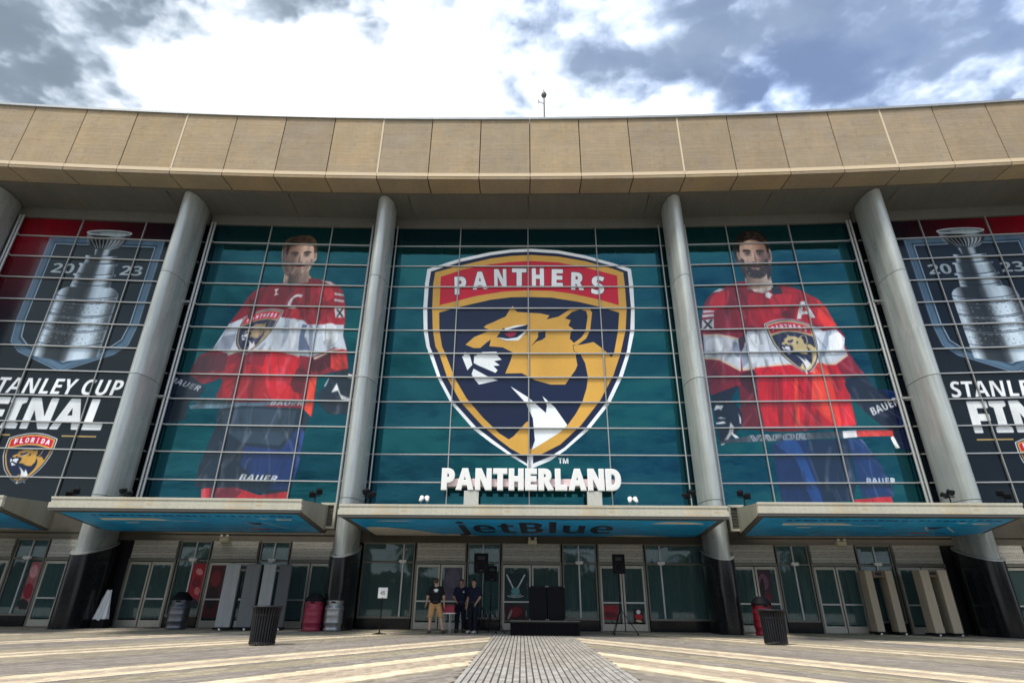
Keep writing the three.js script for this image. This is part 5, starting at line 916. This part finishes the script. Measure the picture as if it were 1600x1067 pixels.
const blend = (bones, k = 0.035, grow = 0) => (x, y, z) => { let d = 9; for (const b of bones) d = smin(d, b.length === 2 ? ell(x, y, z, b[0], b[1]) : cap(x, y, z, b[0], b[1], b[2], b[3]), k); return d - grow; };
function person(label, pos, turn, J, W) {
  const t = thing('person', label, 'person', pos, turn), skin = std(W.skin, 0.6), B = [];
  const torso = [[[0, 0.93, 0], [0.105, 0.10, 0.09].map((q) => q * 1.35)], [[-0.065, 1.0, 0], [-0.085, 1.28, 0.005], 0.10, 0.105], [[0.065, 1.0, 0], [0.085, 1.28, 0.005], 0.10, 0.105], [J.sL, J.sR, 0.068, 0.068], [[0, 1.38, -0.01], [0, 1.5, 0.01], 0.065, 0.052]];
  const arms = [[J.sL, J.eL, 0.056, 0.043], [J.eL, J.wL, 0.043, 0.029], [J.sR, J.eR, 0.056, 0.043], [J.eR, J.wR, 0.043, 0.029]];
  const legs = [[J.hL, J.kL, 0.085, 0.058], [J.kL, J.aL, 0.056, 0.038], [J.hR, J.kR, 0.085, 0.058], [J.kR, J.aR, 0.056, 0.038]];
  const feet = [[J.aL, J.tL, 0.042, 0.036], [J.aR, J.tR, 0.042, 0.036]];
  const body = sdf(blend([...torso, ...arms, ...legs, ...feet]), [0, 0.8, 0], [0.52, 0.86, 0.42], 84);
  // head with brow, nose, ears and jaw
  const hc = J.head, H = (dx, dy, dz) => [hc[0] + dx, hc[1] + dy, hc[2] + dz], headF = (() => { const f = blend([[H(0, 0.02, -0.01), [0.074, 0.098, 0.092]], [H(0, -0.055, 0.022), [0.054, 0.06, 0.06]], [H(0, 0.012, 0.088), H(0, -0.022, 0.104), 0.009, 0.014], [H(-0.03, 0.03, 0.078), H(0.03, 0.03, 0.078), 0.012, 0.012], [H(0.076, -0.005, -0.008), [0.010, 0.03, 0.019]], [H(-0.076, -0.005, -0.008), [0.010, 0.03, 0.019]], [H(0, -0.07, -0.01), [0, 1.46, 0.0], 0.052, 0.056], [H(0, -0.052, 0.08), [0.024, 0.010, 0.010]]], 0.018); return (x, y, z) => { let d = f(x, y, z); for (const s of [-1, 1]) d = Math.max(d, -(Math.hypot(x - hc[0] - s * 0.031, y - hc[1] - 0.008, z - hc[2] - 0.098) - 0.016)); return d; }; })();
  const head = sdf(headF, [hc[0], hc[1] - 0.03, hc[2] + 0.01], [0.13, 0.17, 0.15], 60);
  const hands = [];
  for (const [w, e, s] of [[J.wL, J.eL, 1], [J.wR, J.eR, -1]]) {
    const d = V(w).sub(V(e)).normalize(), side = new THREE.Vector3(0, 0, 1).addScaledVector(d, -d.z).normalize(), nrm = new THREE.Vector3().crossVectors(d, side), P = (a, b, c) => { const q = V(w).addScaledVector(d, a).addScaledVector(side, b).addScaledVector(nrm, c * s); return [q.x, q.y, q.z]; };
    const L = [[P(0.0, 0, 0), P(0.07, 0.012, 0), 0.027, 0.026], [P(0.03, -0.016, 0), P(0.08, -0.022, 0), 0.02, 0.016]], fl = [0.062, 0.074, 0.07, 0.054];
    for (let i = 0; i < 4; i++) { const o = 0.032 - i * 0.0215; L.push([P(0.075, o, 0), P(0.082 + fl[i] * 0.5, o * 1.08, -0.006), 0.0095, 0.0088], [P(0.082 + fl[i] * 0.5, o * 1.08, -0.006), P(0.078 + fl[i] * 0.93, o * 1.08, -0.026), 0.0088, 0.0078]); }
    L.push([P(0.02, 0.03, 0), P(0.06, 0.054, -0.012), 0.013, 0.011], [P(0.06, 0.054, -0.012), P(0.09, 0.056, -0.024), 0.0105, 0.009]);
    const c = P(0.075, 0.005, -0.005); hands.push(sdf(blend(L, 0.009), c, [0.12, 0.12, 0.12], 56));
  }
  part('body', [body, head, ...hands], skin, t);
  const cloth = (name, bones, col, k, grow, cut, rough = 0.85) => { const f = blend(bones, k); return part(name, sdf((x, y, z) => Math.max(f(x, y, z) - grow - 0.004 * Math.sin(y * 46 + x * 23) * Math.sin(z * 31 + x * 17), cut(x, y, z)), [0, 0.8, 0], [0.52, 0.86, 0.42], 84), std(col, rough, 0, { specularIntensity: 0.3 }), t); };
  const sh = lerpJ(J.sL, J.eL, W.sleeve), shR = lerpJ(J.sR, J.eR, W.sleeve);
  cloth('shirt', [...torso.slice(0, 4), [J.sL, sh, 0.064, 0.06], [J.sR, shR, 0.064, 0.06], ...(W.long ? [[J.eL, J.wL, 0.05, 0.036], [J.eR, J.wR, 0.05, 0.036]] : [])], W.top, 0.05, 0.018, (x, y, z) => Math.max(0.9 - y, y - 1.53 + 0.5 * Math.max(0, 0.06 - Math.hypot(x, z))));
  const kL = W.shorts ? lerpJ(J.hL, J.kL, 0.92) : J.aL, kR = W.shorts ? lerpJ(J.hR, J.kR, 0.92) : J.aR;
  cloth('trousers', W.shorts ? [[[0, 0.93, 0], [0.15, 0.13, 0.125]], [J.hL, kL, 0.095, 0.088], [J.hR, kR, 0.095, 0.088]] : [[[0, 0.93, 0], [0.15, 0.13, 0.125]], [J.hL, J.kL, 0.09, 0.07], [J.kL, J.aL, 0.07, 0.058], [J.hR, J.kR, 0.09, 0.07], [J.kR, J.aR, 0.07, 0.058]], W.bottom, 0.03, 0.013, (x, y, z) => Math.max(y - 1.0, (W.shorts ? Math.min(kL[1], kR[1]) - 0.02 : 0.07) - y));
  for (const [a, b] of [[J.aL, J.tL], [J.aR, J.tR]]) part('shoe', sdf((x, y, z) => Math.max(blend([[[a[0], 0.05, a[2]], [b[0], 0.04, b[2]], 0.052, 0.045], [[a[0], 0.09, a[2]], [a[0], 0.05, a[2]], 0.05, 0.05]], 0.03)(x, y, z), 0.004 - y), [(a[0] + b[0]) / 2, 0.06, (a[2] + b[2]) / 2], [0.17, 0.09, 0.2], 44), std(W.shoe, 0.6), t);
  const hairF = blend([[H(0, 0.035, -0.02), [0.083, 0.098, 0.096]], [H(0, -0.02, -0.06), [0.06, 0.06, 0.05]]], 0.03);
  part('hair', sdf((x, y, z) => Math.max(hairF(x, y, z) + 0.004 * Math.sin(x * 190 + y * 60) * Math.sin(z * 170), (z - hc[2]) * 0.75 - (y - hc[1]) + 0.03), H(0, 0.02, -0.02), [0.13, 0.15, 0.15], 56), std(W.hair, 0.75), t);
  for (const s of [-1, 1]) part('eye', new THREE.SphereGeometry(0.011, 10, 8).translate(hc[0] + s * 0.031, hc[1] + 0.008, hc[2] + 0.078), std([0.05, 0.04, 0.035], 0.2), t);
  part('belt', new THREE.TorusGeometry(0.16, 0.012, 6, 28).rotateX(Math.PI / 2).scale(1, 1.6, 0.86).translate(0, 0.985, 0), std([0.02, 0.018, 0.016], 0.5), t);
  return t;
}
function lerpJ(a, b, t) { return a.map((v, i) => lerp(v, b[i], t)); }
const pose = (o = {}) => ({ head: [0, 1.615, 0.015], sL: [0.165, 1.385, 0], sR: [-0.165, 1.385, 0], eL: [0.25, 1.13, -0.02], eR: [-0.25, 1.13, -0.02], wL: [0.265, 0.89, 0.06], wR: [-0.265, 0.89, 0.06], hL: [0.09, 0.9, 0], hR: [-0.09, 0.9, 0], kL: [0.11, 0.49, 0.02], kR: [-0.11, 0.49, 0.02], aL: [0.12, 0.085, -0.02], aR: [-0.12, 0.085, -0.02], tL: [0.15, 0.045, 0.13], tR: [-0.15, 0.045, 0.13], ...o });
{
  const a = person('person in black T-shirt with white back print and khaki shorts, seen from behind', [-3.3, 0, 3.0], Math.PI + 0.12, pose({ hL: [0.1, 0.9, 0], kL: [0.15, 0.49, 0.0], aL: [0.15, 0.085, -0.02], tL: [0.18, 0.045, 0.13], kR: [-0.2, 0.5, 0.04], aR: [-0.3, 0.085, 0.0], tR: [-0.36, 0.045, 0.14], eL: [0.27, 1.14, 0.02], wL: [0.31, 0.93, 0.12], eR: [-0.28, 1.14, 0.0], wR: [-0.3, 0.9, 0.08], head: [0.01, 1.615, 0.02] }), { skin: [0.46, 0.29, 0.2], top: [0.012, 0.012, 0.014], bottom: [0.46, 0.27, 0.12], shoe: [0.03, 0.03, 0.032], hair: [0.05, 0.025, 0.015], sleeve: 0.62, shorts: true });
  const cv = document.createElement('canvas'); cv.width = 128; cv.height = 96; const c = cv.getContext('2d'); c.fillStyle = '#1b1b1d'; c.fillRect(0, 0, 128, 96); c.fillStyle = '#dfe3e8'; c.beginPath(); c.moveTo(8, 40); c.quadraticCurveTo(64, -14, 120, 40); c.lineTo(96, 44); c.lineTo(84, 80); c.lineTo(64, 62); c.lineTo(44, 80); c.lineTo(32, 44); c.fill();
  const tx = new THREE.CanvasTexture(cv); tx.colorSpace = THREE.SRGBColorSpace; const g = new THREE.CylinderGeometry(0.2, 0.2, 0.17, 14, 1, true, Math.PI - 0.55, 1.1).scale(1, 1, 0.42).translate(0, 1.33, -0.058); part('back_print', g, std([1, 1, 1], 0.8, 0, { map: tx, side: THREE.DoubleSide }), a);
  const b = person('person in dark navy uniform with badge, facing out beside the table', [-2.5, 0, 2.1], 0.05, pose({ eL: [0.27, 1.15, 0.03], wL: [0.2, 1.0, 0.22], eR: [-0.27, 1.14, 0.02], wR: [-0.17, 1.02, 0.22], kR: [-0.12, 0.49, 0.02] }), { skin: [0.30, 0.18, 0.12], top: [0.012, 0.015, 0.034], bottom: [0.010, 0.012, 0.024], shoe: [0.012, 0.012, 0.012], hair: [0.012, 0.010, 0.009], sleeve: 0.6 });
  part('badge', new THREE.CylinderGeometry(0.028, 0.028, 0.012, 8).rotateX(Math.PI / 2).translate(0.085, 1.31, 0.135), M.alu, b); part('radio', rbox(0.05, 0.12, 0.04, 0.2, 0.95, 0.06), M.black, b);
  const d = person('person in dark navy uniform turned sideways beside the loudspeaker stand', [-2.0, 0, 2.55], -0.55, pose({ eL: [0.26, 1.13, 0.0], wL: [0.22, 0.95, 0.17], kL: [0.12, 0.49, 0.05], aL: [0.13, 0.085, 0.06], tL: [0.16, 0.045, 0.21], eR: [-0.26, 1.12, -0.03], wR: [-0.25, 0.88, 0.06], head: [0, 1.60, 0.03] }), { skin: [0.33, 0.2, 0.14], top: [0.011, 0.013, 0.03], bottom: [0.010, 0.012, 0.022], shoe: [0.45, 0.45, 0.46], hair: [0.014, 0.011, 0.01], sleeve: 0.65 });
  part('shoulder_patch', new THREE.CylinderGeometry(0.03, 0.03, 0.01, 10).rotateZ(Math.PI / 2).translate(0.262, 1.32, 0.0), M.alu, d);
}
renderer.render(scene, camera);
